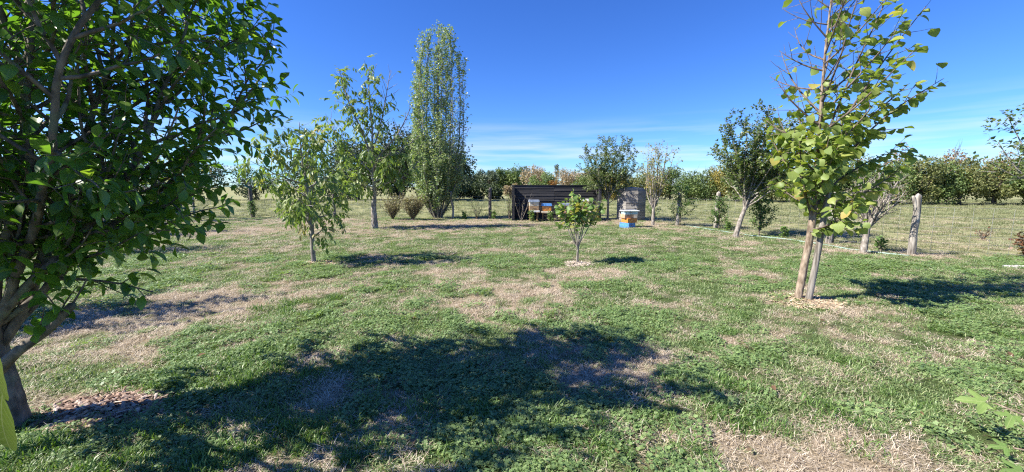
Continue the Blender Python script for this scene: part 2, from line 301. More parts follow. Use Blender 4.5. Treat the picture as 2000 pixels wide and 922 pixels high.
def dryness(x, y):
    x = np.asarray(x, float); y = np.asarray(y, float)
    n = fbm(x * 1.0, y * 1.0, 5, 5, .6); f = fbm(x * 4.2, y * 6.0, 33, 4, .7)
    v = (n - .5) * 2.0 + .21 + spots(x, y, DRY) * .52 + (f - .5) * 2.7
    return sstep(.1, .95, v)
def lushness(x, y):
    return np.clip(spots(np.asarray(x, float), np.asarray(y, float), LUSH), 0, 1)
FX = [-400, -60, -20, -13.5, -3, 0, 5, 6.5, 7.9, 8.8, 9.3, 10.2, 13, 20, 60, 400]
FY = [30, 24, 22, 20.3, 19.9, 19.6, 19.5, 17.2, 15.2, 12.2, 10.2, 9.0, 7.2, 4, -10, -100]
def fieldness(x, y):
    return sstep(-.25, .5, np.asarray(y, float) - np.interp(x, FX, FY) + (fbm(np.asarray(x) * 1.1, np.asarray(y) * 1.1, 71, 3) - .5) * 1.0)
def gz(x, y):
    x = np.asarray(x, float); y = np.asarray(y, float)
    near = 1 - sstep(22, 40, np.hypot(x, y))
    return near * ((fbm(x * .35, y * .35, 11, 2) - .5) * .07 + (fbm(x * 2.2, y * 2.2, 12, 2) - .5) * .03)
def gzf(x, y): return float(gz(np.array([x]), np.array([y]))[0])

def spread(fine, lim, g0, far):
    a = [0.0]; s = fine
    while a[-1] < far:
        if a[-1] > lim: s *= g0
        a.append(a[-1] + s)
    return np.array(a)
px_ = spread(.11, 11, 1.13, 1500); xs = np.concatenate([-px_[:0:-1], px_])
ys = np.concatenate([-spread(.5, 3, 1.3, 300)[:0:-1] + 1.0, 1.0 + spread(.11, 14, 1.09, 2500)])
gx, gy = np.meshgrid(xs, ys); nx_, ny_ = len(xs), len(ys)
gzv = gz(gx, gy)
idx = np.arange(nx_ * ny_).reshape(ny_, nx_)
q = np.stack([idx[:-1, :-1], idx[:-1, 1:], idx[1:, 1:], idx[1:, :-1]], -1).reshape(-1, 4)
gT = np.concatenate([q[:, [0, 1, 2]], q[:, [0, 2, 3]]])
gme = tri_mesh('ground', np.stack([gx, gy, gzv], -1).reshape(-1, 3), gT)
for nm, fn in (('dry', dryness), ('lush', lushness), ('field', fieldness)):
    a = gme.attributes.new(nm, 'FLOAT', 'POINT'); a.data.foreach_set('value', fn(gx, gy).ravel().astype(np.float32))
def ground_mat():
    m, nt, out = mat_new('lawn and field'); N = nt.nodes.new; K = nt.links.new
    tc = N('ShaderNodeTexCoord')
    def noise(s, d=5, r=.6, sc=(1, 1, 1)):
        mp = N('ShaderNodeMapping'); mp.inputs['Scale'].default_value = sc; K(tc.outputs['Object'], mp.inputs[0])
        n = N('ShaderNodeTexNoise'); n.inputs['Scale'].default_value = s; n.inputs['Detail'].default_value = d; n.inputs['Roughness'].default_value = r; K(mp.outputs[0], n.inputs['Vector']); return n.outputs[0]
    def attr(a):
        n = N('ShaderNodeAttribute'); n.attribute_name = a; return n.outputs['Fac']
    def mix(f, a, b):
        n = N('ShaderNodeMixRGB'); K(f, n.inputs[0]) if not isinstance(f, float) else None
        K(a, n.inputs[1]); K(b, n.inputs[2]); return n.outputs[0]
    nf = noise(55, 6, .7); nm = noise(9, 5, .6)
    g = ramp(nt, [(.035, .055, .018), (.075, .105, .034), (.13, .145, .06)], [.3, .52, .72]); K(nf, g.inputs[0])
    d = ramp(nt, [(.10, .07, .045), (.30, .235, .155), (.46, .385, .28)], [.30, .5, .68]); K(nf, d.inputs[0])
    lawn = mix(attr('dry'), g.outputs[0], d.outputs[0])
    n3 = noise(1.2, 6, .7, (1, .45, 1)); n4 = noise(.16, 4, .6, (.6, 1.6, 1))
    f1 = ramp(nt, [(.16, .18, .075), (.25, .25, .115), (.37, .33, .19)], [.32, .5, .7]); K(n3, f1.inputs[0])
    f2 = ramp(nt, [(.19, .21, .09), (.33, .30, .16)], [.4, .62]); K(n4, f2.inputs[0])
    fm = N('ShaderNodeMixRGB'); fm.inputs[0].default_value = .45; K(f1.outputs[0], fm.inputs[1]); K(f2.outputs[0], fm.inputs[2])
    col = mix(attr('field'), lawn, fm.outputs[0])
    p = N('ShaderNodeBsdfPrincipled'); p.inputs['Roughness'].default_value = .95; p.inputs['Specular IOR Level'].default_value = .1; K(col, p.inputs['Base Color'])
    ad = N('ShaderNodeMath'); ad.operation = 'ADD'; K(nf, ad.inputs[0]); K(nm, ad.inputs[1])
    b = N('ShaderNodeBump'); b.inputs['Strength'].default_value = .9; b.inputs['Distance'].default_value = .03; K(ad.outputs[0], b.inputs['Height']); K(b.outputs[0], p.inputs['Normal'])
    K(p.outputs[0], out.inputs[0]); return m
ground = link('ground', gme, None, ground_mat()); tagp(ground, 'patchy green and straw coloured lawn running out into pale pasture', 'ground', kind='structure')

# ------------------------------------------------------------------ grass (uncountable): tufts set out with geometry nodes
SRC = bpy.data.collections.new('grass_sources')          # never linked into the scene
def blade_patch(name, rng, n, rad, hl, wid, lean, mat, curl=.5, flat=0.0):
    V = []; T = []; var = []
    a = rng.uniform(0, 2 * math.pi, n); r = rad * np.sqrt(rng.uniform(0, 1, n)); az = rng.uniform(0, 2 * math.pi, n)
    for i in range(n):
        p = np.array([r[i] * math.cos(a[i]), r[i] * math.sin(a[i]), -.004 + flat * rng.uniform(0, 1)])
        h = rng.uniform(*hl); ln = rng.uniform(*lean); d0 = np.array([math.cos(az[i]), math.sin(az[i]), 0]); s = np.array([-d0[1], d0[0], 0]) * wid * rng.uniform(.7, 1.3) * .5
        e1 = ln; e2 = min(1.75, ln + curl * rng.uniform(.3, 1.4))
        m1 = p + h * .55 * (d0 * math.sin(e1) + np.array([0, 0, math.cos(e1)])); t = m1 + h * .45 * (d0 * math.sin(e2) + np.array([0, 0, math.cos(e2)]))
        if t[2] < .002: t[2] = .002
        b = len(V); V += [p - s, p + s, m1 + s * .85, m1 - s * .85, t]; T += [(b, b + 1, b + 2), (b, b + 2, b + 3), (b + 3, b + 2, b + 4)]
        v = rng.uniform(0, 1); var += [v * .6, v * .6, v, v, min(1, v + .1)]
    o = bpy.data.objects.new(name, tri_mesh(name, V, T, var)); o.data.materials.append(mat); return o
def clover_patch(name, rng, n, rad, mat):
    V = []; T = []; var = []
    for i in range(n):
        a = rng.uniform(0, 6.283); r = rad * math.sqrt(rng.uniform()); c = np.array([r * math.cos(a), r * math.sin(a), rng.uniform(.012, .045)])
        a0 = rng.uniform(0, 6.283); v = rng.uniform(); tilt = rng.uniform(-.5, .5, 2); k = 3 if rng.uniform() < .5 else 5; l = rng.uniform(.007, .016)
        for j in range(k):
            an = a0 + j * 2 * math.pi / k; d = np.array([math.cos(an), math.sin(an), 0]); s = np.array([-d[1], d[0], 0])
            def z(q): q = q.copy(); q[2] += q[0] * tilt[0] + q[1] * tilt[1]; return c + q
            b = len(V); V += [z(d * 0), z(d * l * .6 + s * l * .38), z(d * l), z(d * l * .6 - s * l * .38)]; T += [(b, b + 1, b + 2), (b, b + 2, b + 3)]; var += [v] * 4
    o = bpy.data.objects.new(name, tri_mesh(name, V, T, var)); o.data.materials.append(mat); return o
def source_set(name, objs):
    c = bpy.data.collections.new(name)
    for o in objs: c.objects.link(o)
    return c
rg = np.random.default_rng(4)
S_green = source_set('green', [blade_patch('g%d' % i, rg, 150, .13, (.022, .058), .0050, (.3, 1.4), M['grass'], .7) for i in range(6)])
S_lush = source_set('lush', [blade_patch('l%d' % i, rg, 130, .12, (.035, .085), .0052, (.15, 1.15), M['lushgrass'], .7) for i in range(4)])
S_straw = source_set('straw', [blade_patch('s%d' % i, rg, 170, .15, (.02, .065), .0027, (.9, 1.5), M['straw'], .3, .02) for i in range(5)])
S_clover = source_set('clover', [clover_patch('c%d' % i, rg, 115, .12, M['clover']) for i in range(4)])
S_field = source_set('field', [blade_patch('f%d' % i, rg, 110, .22, (.05, .16), .007, (.2, 1.3), M['fieldgrass'], .6) for i in range(4)])
def scatter(name, label, coll, P, scale, rng, tilt=.12):
    n = len(P)
    me = bpy.data.meshes.new(name); me.vertices.add(n); me.vertices.foreach_set('co', P.astype(np.float32).ravel())
    rot = np.stack([rng.normal(0, tilt, n), rng.normal(0, tilt, n), rng.uniform(0, 6.283, n)], 1).astype(np.float32)
    a = me.attributes.new('rot', 'FLOAT_VECTOR', 'POINT'); a.data.foreach_set('vector', rot.ravel())
    a = me.attributes.new('scl', 'FLOAT', 'POINT'); a.data.foreach_set('value', scale.astype(np.float32))
    o = link(name, me); tagp(o, label, 'grass', kind='stuff')
    ng = bpy.data.node_groups.new(name, 'GeometryNodeTree')
    ng.interface.new_socket('Geometry', in_out='INPUT', socket_type='NodeSocketGeometry'); ng.interface.new_socket('Geometry', in_out='OUTPUT', socket_type='NodeSocketGeometry')
    N = ng.nodes.new; K = ng.links.new
    gi = N('NodeGroupInput'); go = N('NodeGroupOutput'); ip = N('GeometryNodeInstanceOnPoints'); ci = N('GeometryNodeCollectionInfo')
    ci.inputs['Collection'].default_value = coll; ci.inputs['Separate Children'].default_value = True; ci.inputs['Reset Children'].default_value = True
    ip.inputs['Pick Instance'].default_value = True
    rnd = N('FunctionNodeRandomValue'); rnd.data_type = 'INT'; rnd.inputs['Min'].default_value = 0; rnd.inputs['Max'].default_value = len(coll.objects) - 1
    na = N('GeometryNodeInputNamedAttribute'); na.data_type = 'FLOAT_VECTOR'; na.inputs['Name'].default_value = 'rot'
    nb = N('GeometryNodeInputNamedAttribute'); nb.data_type = 'FLOAT'; nb.inputs['Name'].default_value = 'scl'
    e2r = N('FunctionNodeEulerToRotation')
    K(gi.outputs[0], ip.inputs['Points']); K(ci.outputs[0], ip.inputs['Instance'])
    K([s for s in rnd.outputs if s.type == 'INT'][0], ip.inputs['Instance Index'])
    K(na.outputs[0], e2r.inputs[0]); K(e2r.outputs[0], ip.inputs['Rotation']); K(nb.outputs[0], ip.inputs['Scale'])
    K(ip.outputs[0], go.inputs[0])
    md = o.modifiers.new('scatter', 'NODES'); md.node_group = ng
    return o
def candidates(rng, dens, y0, y1, wide=1.42, extra=1.5):
    w = wide * y1 + extra; n = int(dens * 2 * w * (y1 - y0)); x = rng.uniform(-w, w, n); y = rng.uniform(y0, y1, n)
    k = np.abs(x) < wide * y + extra; return x[k], y[k]
def lawn_points(rng, bands, want):
    X = []; Y = []; S = []
    for y0, y1, dens, sc in bands:
        x, y = candidates(rng, dens, y0, y1); k = rng.uniform(0, 1, len(x)) < want(x, y); x, y = x[k], y[k]
        X.append(x); Y.append(y); S.append(sc * rng.uniform(.65, 1.3, len(x)))
    x = np.concatenate(X); y = np.concatenate(Y); s = np.concatenate(S)
    return np.stack([x, y, gz(x, y)], 1), s
def w_green(x, y):
    return (1 - dryness(x, y) * .86) * (1 - fieldness(x, y)) * (.35 + .65 * fbm(x * 2.6, y * 2.6, 44, 3))
bands = [(1.0, 4.5, 120, .85), (4.5, 9, 85, .95), (9, 20, 44, 1.2)]
P, s = lawn_points(rg, bands, w_green); s *= (1 - .35 * dryness(P[:, 0], P[:, 1]))
scatter('lawn_grass', 'short green grass of the lawn', S_green, P, s, rg)
P, s = lawn_points(rg, [(1.0, 4.5, 70, .95), (4.5, 9, 50, 1.1), (9, 20, 26, 1.4)], lambda x, y: np.clip(dryness(x, y) * .95 + .16, 0, 1) * (1 - .6 * fieldness(x, y)))
scatter('dry_grass', 'straw coloured dead grass in worn patches of the lawn', S_straw, P, s, rg, .06)
P, s = lawn_points(rg, [(1.0, 5.5, 110, 1.0), (5.5, 9, 40, 1.0)], lambda x, y: np.clip(lushness(x, y) * 1.1, 0, 1) * (1 - dryness(x, y) * .8) + .03 * (1 - dryness(x, y)))
scatter('tall_grass', 'taller bright green grass in lush tufts of the lawn', S_lush, P, s, rg)
P, s = lawn_points(rg, [(1.0, 4.5, 90, .9), (4.5, 9, 50, 1.1)], lambda x, y: (1 - dryness(x, y)) * sstep(.36, .66, fbm(x * 1.3, y * 1.3, 63, 3)))
scatter('clover', 'low clover and creeping weeds among the lawn grass', S_clover, P, s, rg)
def fpoints(rng):
    X = []; Y = []; S = []
    for y0, y1, d, sc in ((5, 16, 14, .9), (16, 26, 7, 1.2), (26, 48, 2.5, 1.7)):
        x, y = candidates(rng, d, y0, y1, 1.4, 2); k = rng.uniform(0, 1, len(x)) < fieldness(x, y) * (.3 + .7 * fbm(x * .5, y * .8, 21, 3)); X.append(x[k]); Y.append(y[k]); S.append(sc * rng.uniform(.5, 1.2, k.sum()))
    x = np.concatenate(X); y = np.concatenate(Y); return np.stack([x, y, gz(x, y)], 1), np.concatenate(S)
P, s = fpoints(rg)
scatter('pasture_grass', 'pale stubbly pasture grass beyond the fence', S_field, P, s, rg)

# ------------------------------------------------------------------ leaves
def tmpl_blade(prof, fold=.25, curl=.35, wave=0.0, petiole=.12):
    """leaf along +Y of length 1 with a folded midrib; prof = [(t, halfwidth)]"""
    V = [(0, 0, 0)]; T = []; rows = []
    for i, (t, w) in enumerate(prof):
        y = petiole + (1 - petiole) * t; z = -curl * t * t * .5
        wv = wave * (1 if i % 2 else -1)
        rows.append(len(V)); V += [(-w, y, z + w * fold + wv), (0, y, z), (w, y, z + w * fold - wv)]
    tip = len(V); V.append((0, 1, -curl * .5))
    r = rows[0]; T += [(0, r + 1, r), (0, r + 2, r + 1)]
    for a, b in zip(rows[:-1], rows[1:]):
        T += [(a, a + 1, b + 1), (a, b + 1, b), (a + 1, a + 2, b + 2), (a + 1, b + 2, b + 1)]
    r = rows[-1]; T += [(r, r + 1, tip), (r + 1, r + 2, tip)]
    return np.array(V, float), np.array(T, int)
TP = {}
TP['apple'] = [tmpl_blade([(.22, .20), (.5, .27), (.8, .16)], .35, .5, .015), tmpl_blade([(.22, .19), (.5, .29), (.8, .17)], .15, .9, .02), tmpl_blade([(.25, .21), (.55, .26), (.82, .14)], .55, .2, -.015)]
TP['round'] = [tmpl_blade([(.02, .20), (.18, .40), (.5, .45), (.82, .27)], .22, .5, .012, .25), tmpl_blade([(.02, .22), (.2, .42), (.5, .43), (.82, .24)], .05, .9, -.015, .25), tmpl_blade([(.02, .18), (.18, .38), (.5, .42), (.8, .27)], .45, .3, .02, .25)]
TP['kite'] = [(np.array([(0, 0, 0), (-.3, .5, .08), (0, 1, -.15), (.3, .5, .08)], float), np.array([(0, 2, 1), (0, 3, 2)], int)), (np.array([(0, 0, 0), (-.26, .45, -.05), (0, 1, .05), (.33, .5, .12)], float), np.array([(0, 2, 1), (0, 3, 2)], int))]
TP['disc'] = [(np.array([(0, .15, 0), (-.36, .4, .08), (0, 1, -.12), (.36, .4, .08)], float), np.array([(0, 2, 1), (0, 3, 2)], int)), (np.array([(0, .15, 0), (-.34, .55, -.06), (0, 1, .02), (.38, .45, .12)], float), np.array([(0, 2, 1), (0, 3, 2)], int))]
def tmpl_compound(seed, n=3, droop=.9):
    rg_ = np.random.default_rng(seed); V = []; T = []; b = 0
    lv, lt = tmpl_blade([(.3, .17), (.65, .19)], .3, .5, 0, .04)
    rach = [np.array([0, t, -droop * t * t * .45]) for t in np.linspace(0, 1, 6)]
    for a, c in zip(rach[:-1], rach[1:]):
        V += [a + (-.006, 0, 0), a + (.006, 0, 0), c + (.005, 0, 0), c + (-.005, 0, 0)]; T += [(b, b + 1, b + 2), (b, b + 2, b + 3)]; b += 4
    items = [(1.0, 0, .48)]
    for k in range(n):
        t = .42 + .5 * k / n
        items += [(t, 1, .40 + .06 * k), (t, -1, .40 + .06 * k)]
    for t, sd, ln in items:
        p = np.array([0, t, -droop * t * t * .45]); ang = sd * rg_.uniform(.7, 1.1); dz = rg_.uniform(.5, 1.1)
        Yv = np.array([math.sin(ang), math.cos(ang), -dz]); Yv /= np.linalg.norm(Yv); Zv = np.array([rg_.uniform(-.4, .4), rg_.uniform(-.2, .5), 1]); Zv -= Yv * Zv.dot(Yv); Zv /= np.linalg.norm(Zv); Xv = np.cross(Yv, Zv)
        W = lv * ln; V += list(p + W[:, :1] * Xv + W[:, 1:2] * Yv + W[:, 2:3] * Zv); T += [tuple(x + b for x in tt) for tt in lt]; b += len(lv)
    return np.array(V), np.array(T)
TP['walnut'] = [tmpl_compound(1), tmpl_compound(2, 3, 1.3), tmpl_compound(3, 2, .6)]
def tmpl_fig(seed):
    rg_ = np.random.default_rng(seed); out = []
    lobes = [(-125, .34), (-62, .62), (0, .80), (62, .62), (125, .34)]
    pts = []
    for i, (a, l) in enumerate(lobes):
        for da, f in ((-13, .78), (0, 1.0), (13, .78)):
            an = R(a + da * (1.0 if abs(a) < 100 else .8)); pts.append((math.sin(an) * l * f, .34 + math.cos(an) * l * f))
        if i < 4:
            an = R((a + lobes[i + 1][0]) / 2); pts.append((math.sin(an) * .24, .34 + math.cos(an) * .24))
    V = [(0, .34, 0)] + [(x, y, -.22 * ((x * x) + (y - .34) ** 2) + .05 * rg_.uniform(-1, 1)) for x, y in pts] + [(-.012, 0, -.05), (.012, 0, -.05)]
    n = len(pts); T = [(0, i + 1, i) for i in range(1, n)] + [(0, n + 1, n + 2)] + [(0, 1, n + 1)]
    T = T[:-1]
    return np.array(V, float), np.array(T, int)
TP['fig'] = [tmpl_fig(1), tmpl_fig(2)]
LEAF_ME = {}
def leaf_meshes(kind, mat):
    key = (kind, mat.name)
    if key not in LEAF_ME:
        LEAF_ME[key] = []
        for V, T in TP[kind]:
            me = tri_mesh('leaf', V, T); me.materials.append(mat); LEAF_ME[key].append(me)
    return LEAF_ME[key]
def frames(Y, Zh):
    Y = Y / (np.linalg.norm(Y, axis=1)[:, None] + 1e-9); Z = Zh - Y * np.sum(Y * Zh, 1)[:, None]
    Z /= np.linalg.norm(Z, axis=1)[:, None] + 1e-9; X = np.cross(Y, Z); return X, Y, Z
def crown_mesh(name, kind, P, Yd, Zh, S, var, rng):
    P = np.asarray(P, float); n = len(P)
    X, Y, Z = frames(np.asarray(Yd, float), np.asarray(Zh, float)); S = np.asarray(S, float)[:, None, None]
    which = rng.integers(0, len(TP[kind]), n); VV = []; TT = []; vv = []; base = 0
    for k, (tv, tt) in enumerate(TP[kind]):
        m = which == k; c = int(m.sum())
        if not c: continue
        W = P[m][:, None, :] + S[m] * (tv[None, :, 0:1] * X[m][:, None, :] + tv[None, :, 1:2] * Y[m][:, None, :] + tv[None, :, 2:3] * Z[m][:, None, :])
        VV.append(W.reshape(-1, 3)); TT.append((tt[None] + (base + np.arange(c) * len(tv))[:, None, None]).reshape(-1, 3)); vv.append(np.repeat(np.asarray(var)[m], len(tv))); base += c * len(tv)
    return tri_mesh(name, np.concatenate(VV), np.concatenate(TT), np.concatenate(vv))

# ------------------------------------------------------------------ branching trees
class Tree:
    def __init__(s, seed, cfg):
        s.r = random.Random(seed); s.g = np.random.default_rng(seed); s.c = cfg; s.stems = []; s.leaves = []; s.limb = -1; s.nl = 0
    def get(s, k, l, d=None):
        v = s.c.get(k, d); return v[min(l, len(v) - 1)] if isinstance(v, (list, tuple)) else v
    def rv(s): return Vector((s.r.gauss(0, 1), s.r.gauss(0, 1), s.r.gauss(0, 1))).normalized()
    def run(s, pts, rad, lvl, limb):
        s.stems.append((limb, [tuple(p) for p in pts], rad)); c = s.c; r = s.r
        Ls = [0.0]
        for a, b in zip(pts[:-1], pts[1:]): Ls.append(Ls[-1] + (b - a).length)
        tot = Ls[-1]
        if tot < 1e-4: return
        def at(t):
            d = t * tot
            for i in range(len(pts) - 1):
                if d <= Ls[i + 1] or i == len(pts) - 2:
                    f = (d - Ls[i]) / max(1e-6, Ls[i + 1] - Ls[i]); return pts[i].lerp(pts[i + 1], f), (pts[i + 1] - pts[i]).normalized(), rad[i] * (1 - f) + rad[i + 1] * f
        maxl = c['levels']
        if lvl < maxl:
            n = s.get('nch', lvl)
            n = int(round(n * r.uniform(.85, 1.15))) if lvl == 0 else max(1, int(round(n * tot / max(.05, s.get('len', lvl)) * r.uniform(.8, 1.2))))
            st = s.get('start', lvl, .25); az = r.uniform(0, 6.28)
            for k in range(n):
                t = st + (.98 - st) * ((k + r.uniform(.1, .9)) / n); p, d, rr = at(t); az += 2.4 + r.uniform(-.5, .5)
                q_ = d.cross(Vector((0, 0, 1)) if abs(d.z) < .9 else Vector((1, 0, 0))).normalized(); q_ = Quaternion(d, az) @ q_
                an = R(r.uniform(*s.get('ang', lvl, [(35, 60)]))); cd = d * math.cos(an) + q_ * math.sin(an)
                ln = s.get('len', lvl + 1) * r.uniform(.65, 1.2) * (1 - s.get('short', lvl, .45) * t)
                if 'side' in c: ln *= c['side'](p, cd, lvl)
                if ln < .03: continue
                lb = limb
                if lvl == 0: lb = s.nl; s.nl += 1
                s.grow(p, cd, ln, min(rr * .8, s.get('rad', lvl + 1)), lvl + 1, lb)
        ll = c['leaf_lvl']
        if lvl >= ll:
            sp = c['leaf_sp']; n = int(tot / sp); a0 = c.get('leaf_from', .12); az = r.uniform(0, 6.28)
            for k in range(n + 1):
                t = a0 + (1 - a0) * (k + r.uniform(-.3, .3)) / max(1, n); t = min(1, max(.02, t)); p, d, rr = at(t)
                if 'leaf_prob' in c and r.random() > c['leaf_prob'](p): continue
                az += 2.4 + r.uniform(-.6, .6)
                q_ = d.cross(Vector((0, 0, 1)) if abs(d.z) < .9 else Vector((1, 0, 0))).normalized(); q_ = Quaternion(d, az) @ q_
                an = R(c.get('leaf_ang', 55) + r.uniform(-20, 20)); v = d * math.cos(an) + q_ * math.sin(an)
                v = (v + Vector(c.get('wind', (0, 0, 0))) + Vector((0, 0, -c.get('droop', .2) * r.uniform(.4, 1.6)))).normalized()
                z = Vector((0, 0, 1)) + s.rv() * c.get('tilt', .6)
                s.leaves.append((tuple(p), tuple(v), tuple(z), r.uniform(*c['leaf_size'])))
    def grow(s, p, d, ln, r0, lvl, limb):
        c = s.c; r = s.r; n = max(3, int(ln / s.get('seg', lvl, .12))); st = ln / n; pts = [p.copy()]; d = d.normalized(); j = s.get('jit', lvl, .15); up = s.get('up', lvl, .1)
        w = Vector(c.get('bwind', (0, 0, 0))); inside = 'env' in c and c['env'](p) <= 1
        for i in range(n):
            d = (d + s.rv() * j + Vector((0, 0, up)) + w * (i / n)).normalized(); p = p + d * st
            if 'env' in c and lvl > 0:
                e = c['env'](p)
                if inside and e > 1 + (.12 if lvl > 1 else 0) * r.random(): break
                if not inside and lvl > 1 and e > 1.6: break
                inside = inside or e <= 1
            pts.append(p.copy())
        if len(pts) < 2: return
        m = len(pts) - 1; tip = s.get('tip', lvl, .25)
        s.run(pts, [r0 * (1 - (1 - tip) * i / m) for i in range(m + 1)], lvl, limb)
    def trunk(s, pts, rad):
        P = [Vector(p) for p in pts]
        s.run(P, rad, 0, -1)

def smooth_path(pts, n=4):
    P = [Vector(p) for p in pts]; out = []
    for i in range(len(P) - 1):
        a = P[max(0, i - 1)]; b = P[i]; c_ = P[i + 1]; d = P[min(len(P) - 1, i + 2)]
        for k in range(n):
            t = k / n; out.append(.5 * ((2 * b) + (c_ - a) * t + (2 * a - 5 * b + 4 * c_ - d) * t * t + (3 * b - a - 3 * c_ + d) * t ** 3))
    out.append(P[-1]); return out
def lerp_list(a, n):
    return [float(v) for v in np.interp(np.linspace(0, 1, n), np.linspace(0, 1, len(a)), a)]

def build_tree(T, name, label, cat, loc, leaf, mat, bark, group=None, single=0, single_mat=None, sides=8, limbs=True, twigbark=None):
    root = empty(name, (loc[0], loc[1], gzf(loc[0], loc[1]) - .02), 0, label, cat, group)
    bl = twigbark or bark
    tr = [(p, r) for l, p, r in T.stems if l == -1]
    me = tubes('trunk', tr, sides, .06, T.g)
    link('trunk', me, root, M[bark])
    ids = sorted({l for l, _, _ in T.stems if l >= 0})
    if limbs:
        for i in ids:
            me = tubes('branch', [(p, r) for l, p, r in T.stems if l == i], 6, .05, T.g)
            if me: link('branch', me, root, M[bl])
    else:
        me = tubes('branches', [(p, r) for l, p, r in T.stems if l >= 0], 5)
        if me: link('limbs', me, root, M[bl])
    lv = T.leaves
    if not lv: return root
    P = np.array([l[0] for l in lv]); Y = np.array([l[1] for l in lv]); Z = np.array([l[2] for l in lv]); S = np.array([l[3] for l in lv])
    var = np.clip(T.g.beta(2, 2.2, len(S)), 0, 1)
    rest = np.ones(len(S), bool)
    if single:
        W = P + np.array(root.location); dist = np.linalg.norm(W - np.array((0, 0, 1.6)), axis=1); inv = (np.abs(W[:, 0]) < 1.33 * W[:, 1]) & (W[:, 1] > .1)
        order = np.argsort(-(S / dist) * inv)[:single]; rest[order] = False
        ms = leaf_meshes(leaf, M[single_mat]); X, Yn, Zn = frames(Y, Z)
        for i in order:
            o = bpy.data.objects.new('leaf', ms[T.r.randrange(len(ms))]); COL.objects.link(o); o.parent = root
            m3 = Matrix((X[i], Yn[i], Zn[i])).transposed(); o.rotation_mode = 'QUATERNION'; o.location = P[i]; o.rotation_quaternion = m3.to_quaternion(); o.scale = (S[i],) * 3
    if rest.any():
        cr = link('crown', crown_mesh('crown', leaf, P[rest], Y[rest], Z[rest], S[rest], var[rest], T.g), root, M[mat])
        if single: cr['kind'] = 'stuff'
    return root

def ell(c, r):
    return lambda p: ((p.x - c[0]) / r[0]) ** 2 + ((p.y - c[1]) / r[1]) ** 2 + ((p.z - c[2]) / r[2]) ** 2

# ---- the near apple tree
def apple(seed, env_c, env_r, dens=1.0):
    cfg = dict(levels=3, nch=[0, 14 * dens, 5.6], len=[1, 1.9, .95, .36], rad=[.1, .04, .013, .005], ang=[(30, 60), (35, 70), (30, 65)], start=[.3, .16, .12], short=[0, .3, .3],
               jit=[.06, .13, .18, .2], up=[.1, .05, .03, .03], seg=[.12, .12, .08, .06], leaf_lvl=2, leaf_sp=.034, leaf_size=(.055, .125), leaf_ang=60, droop=.35, tilt=.55, wind=(.12, 0, 0), env=ell(env_c, env_r), tip=[.7, .22, .3, .4])
    core = ell(env_c, env_r); cfg['leaf_prob'] = lambda p: .45 if core(p) < .4 else .95
    return Tree(seed, cfg)
def apple_build(seed, loc, label, env_c, env_r, limbs, trunk, trad, single, group=None, dens=1.0, cut=True):
    T = apple(seed, env_c, env_r, dens); tp = smooth_path(trunk, 4); T.trunk(tp, lerp_list(trad, len(tp)))
    for p, d, ln, r0 in limbs:
        lb = T.nl; T.nl += 1; T.grow(Vector(p), Vector(d), ln, r0, 1, lb)
    if cut:      # the low sawn-off limb with a few spurs
        lb = T.nl; T.nl += 1
        pts = smooth_path([(.05, -.02, .40), (.22, -.03, .55), (.42, .0, .70), (.58, .02, .86)], 4)
        T.run(pts, lerp_list([.036, .032, .028, .022], len(pts)), 3, lb); T.leaves = [l for l in T.leaves if not (l[0][2] < .95 and T.r.random() < .8)]
        for k in range(4):
            T.grow(Vector(pts[-1 - k * 2]), Vector((.6, T.r.uniform(-.6, .6), .8)), .3, .007, 3, lb)
    return build_tree(T, 'apple_tree', label, 'tree', loc, 'apple', 'apple', 'bark_apple', group, single, 'apple_o' if single else None)
LB = [((.04, .02, .6), (.42, .15, 1), 3.3, .032), ((.03, -.02, .62), (.62, 0, 1.0), 3.3, .03), ((0, 0, .5), (.05, .05, 1), 3.2, .038), ((.03, 0, .5), (.3, -.1, 1), 3.0, .034), ((.03, .03, .55), (.55, .25, .95), 3.0, .032), ((0, .03, .58), (-.35, .4, 1), 2.8, .034), ((-.02, -.03, .6), (-.3, -.4, 1), 2.6, .032), ((.03, .04, .62), (.35, .6, .9), 2.8, .032), ((.04, -.01, .66), (.65, -.15, .9), 2.8, .03), ((.02, -.03, .6), (.25, -.65, .85), 2.4, .03), ((.04, 0, .7), (.85, .2, .7), 2.6, .026)]
apple_build(31, (-3.42, 2.42), 'big apple tree with dark glossy leaves over its bark mulch bed', (.2, 0, 2.45), (1.64, 1.55, 1.85), LB, [(0, 0, -.05), (.01, 0, .15), (0, .01, .4), (-.01, 0, .72)], [.15, .12, .10, .085], 300)

# ---- two more apple trees of the same row: one stands beyond the picture's edge and throws its shade on the bare patch, others stand deeper in the orchard
LB2 = [((0, 0, .7), (.3, .2, 1), 1.5, .04), ((0, 0, .72), (-.4, .4, .9), 1.4, .04), ((0, 0, .75), (.5, -.3, .9), 1.4, .035), ((0, 0, .78), (-.3, -.5, .9), 1.4, .035), ((0, 0, .8), (0, .1, 1), 1.7, .035)]
TR2 = [(0, 0, -.05), (.01, .01, .3), (.0, .02, .85)]
apple_build(21, (-7.1, 4.3), 'apple tree past the bare worn patch, mostly hidden by the big apple tree', (0, 0, 1.95), (1.5, 1.4, 1.35), LB2, TR2, [.09, .07, .06], 0, None, 1.1, False)
apple_build(22, (-10.6, 9.2), 'middle orchard apple tree with pale trunk behind the big apple tree', (0, 0, 2.1), (1.7, 1.6, 1.4), LB2, TR2, [.1, .08, .07], 0, 'orchard trees behind the big apple tree', .8, False)

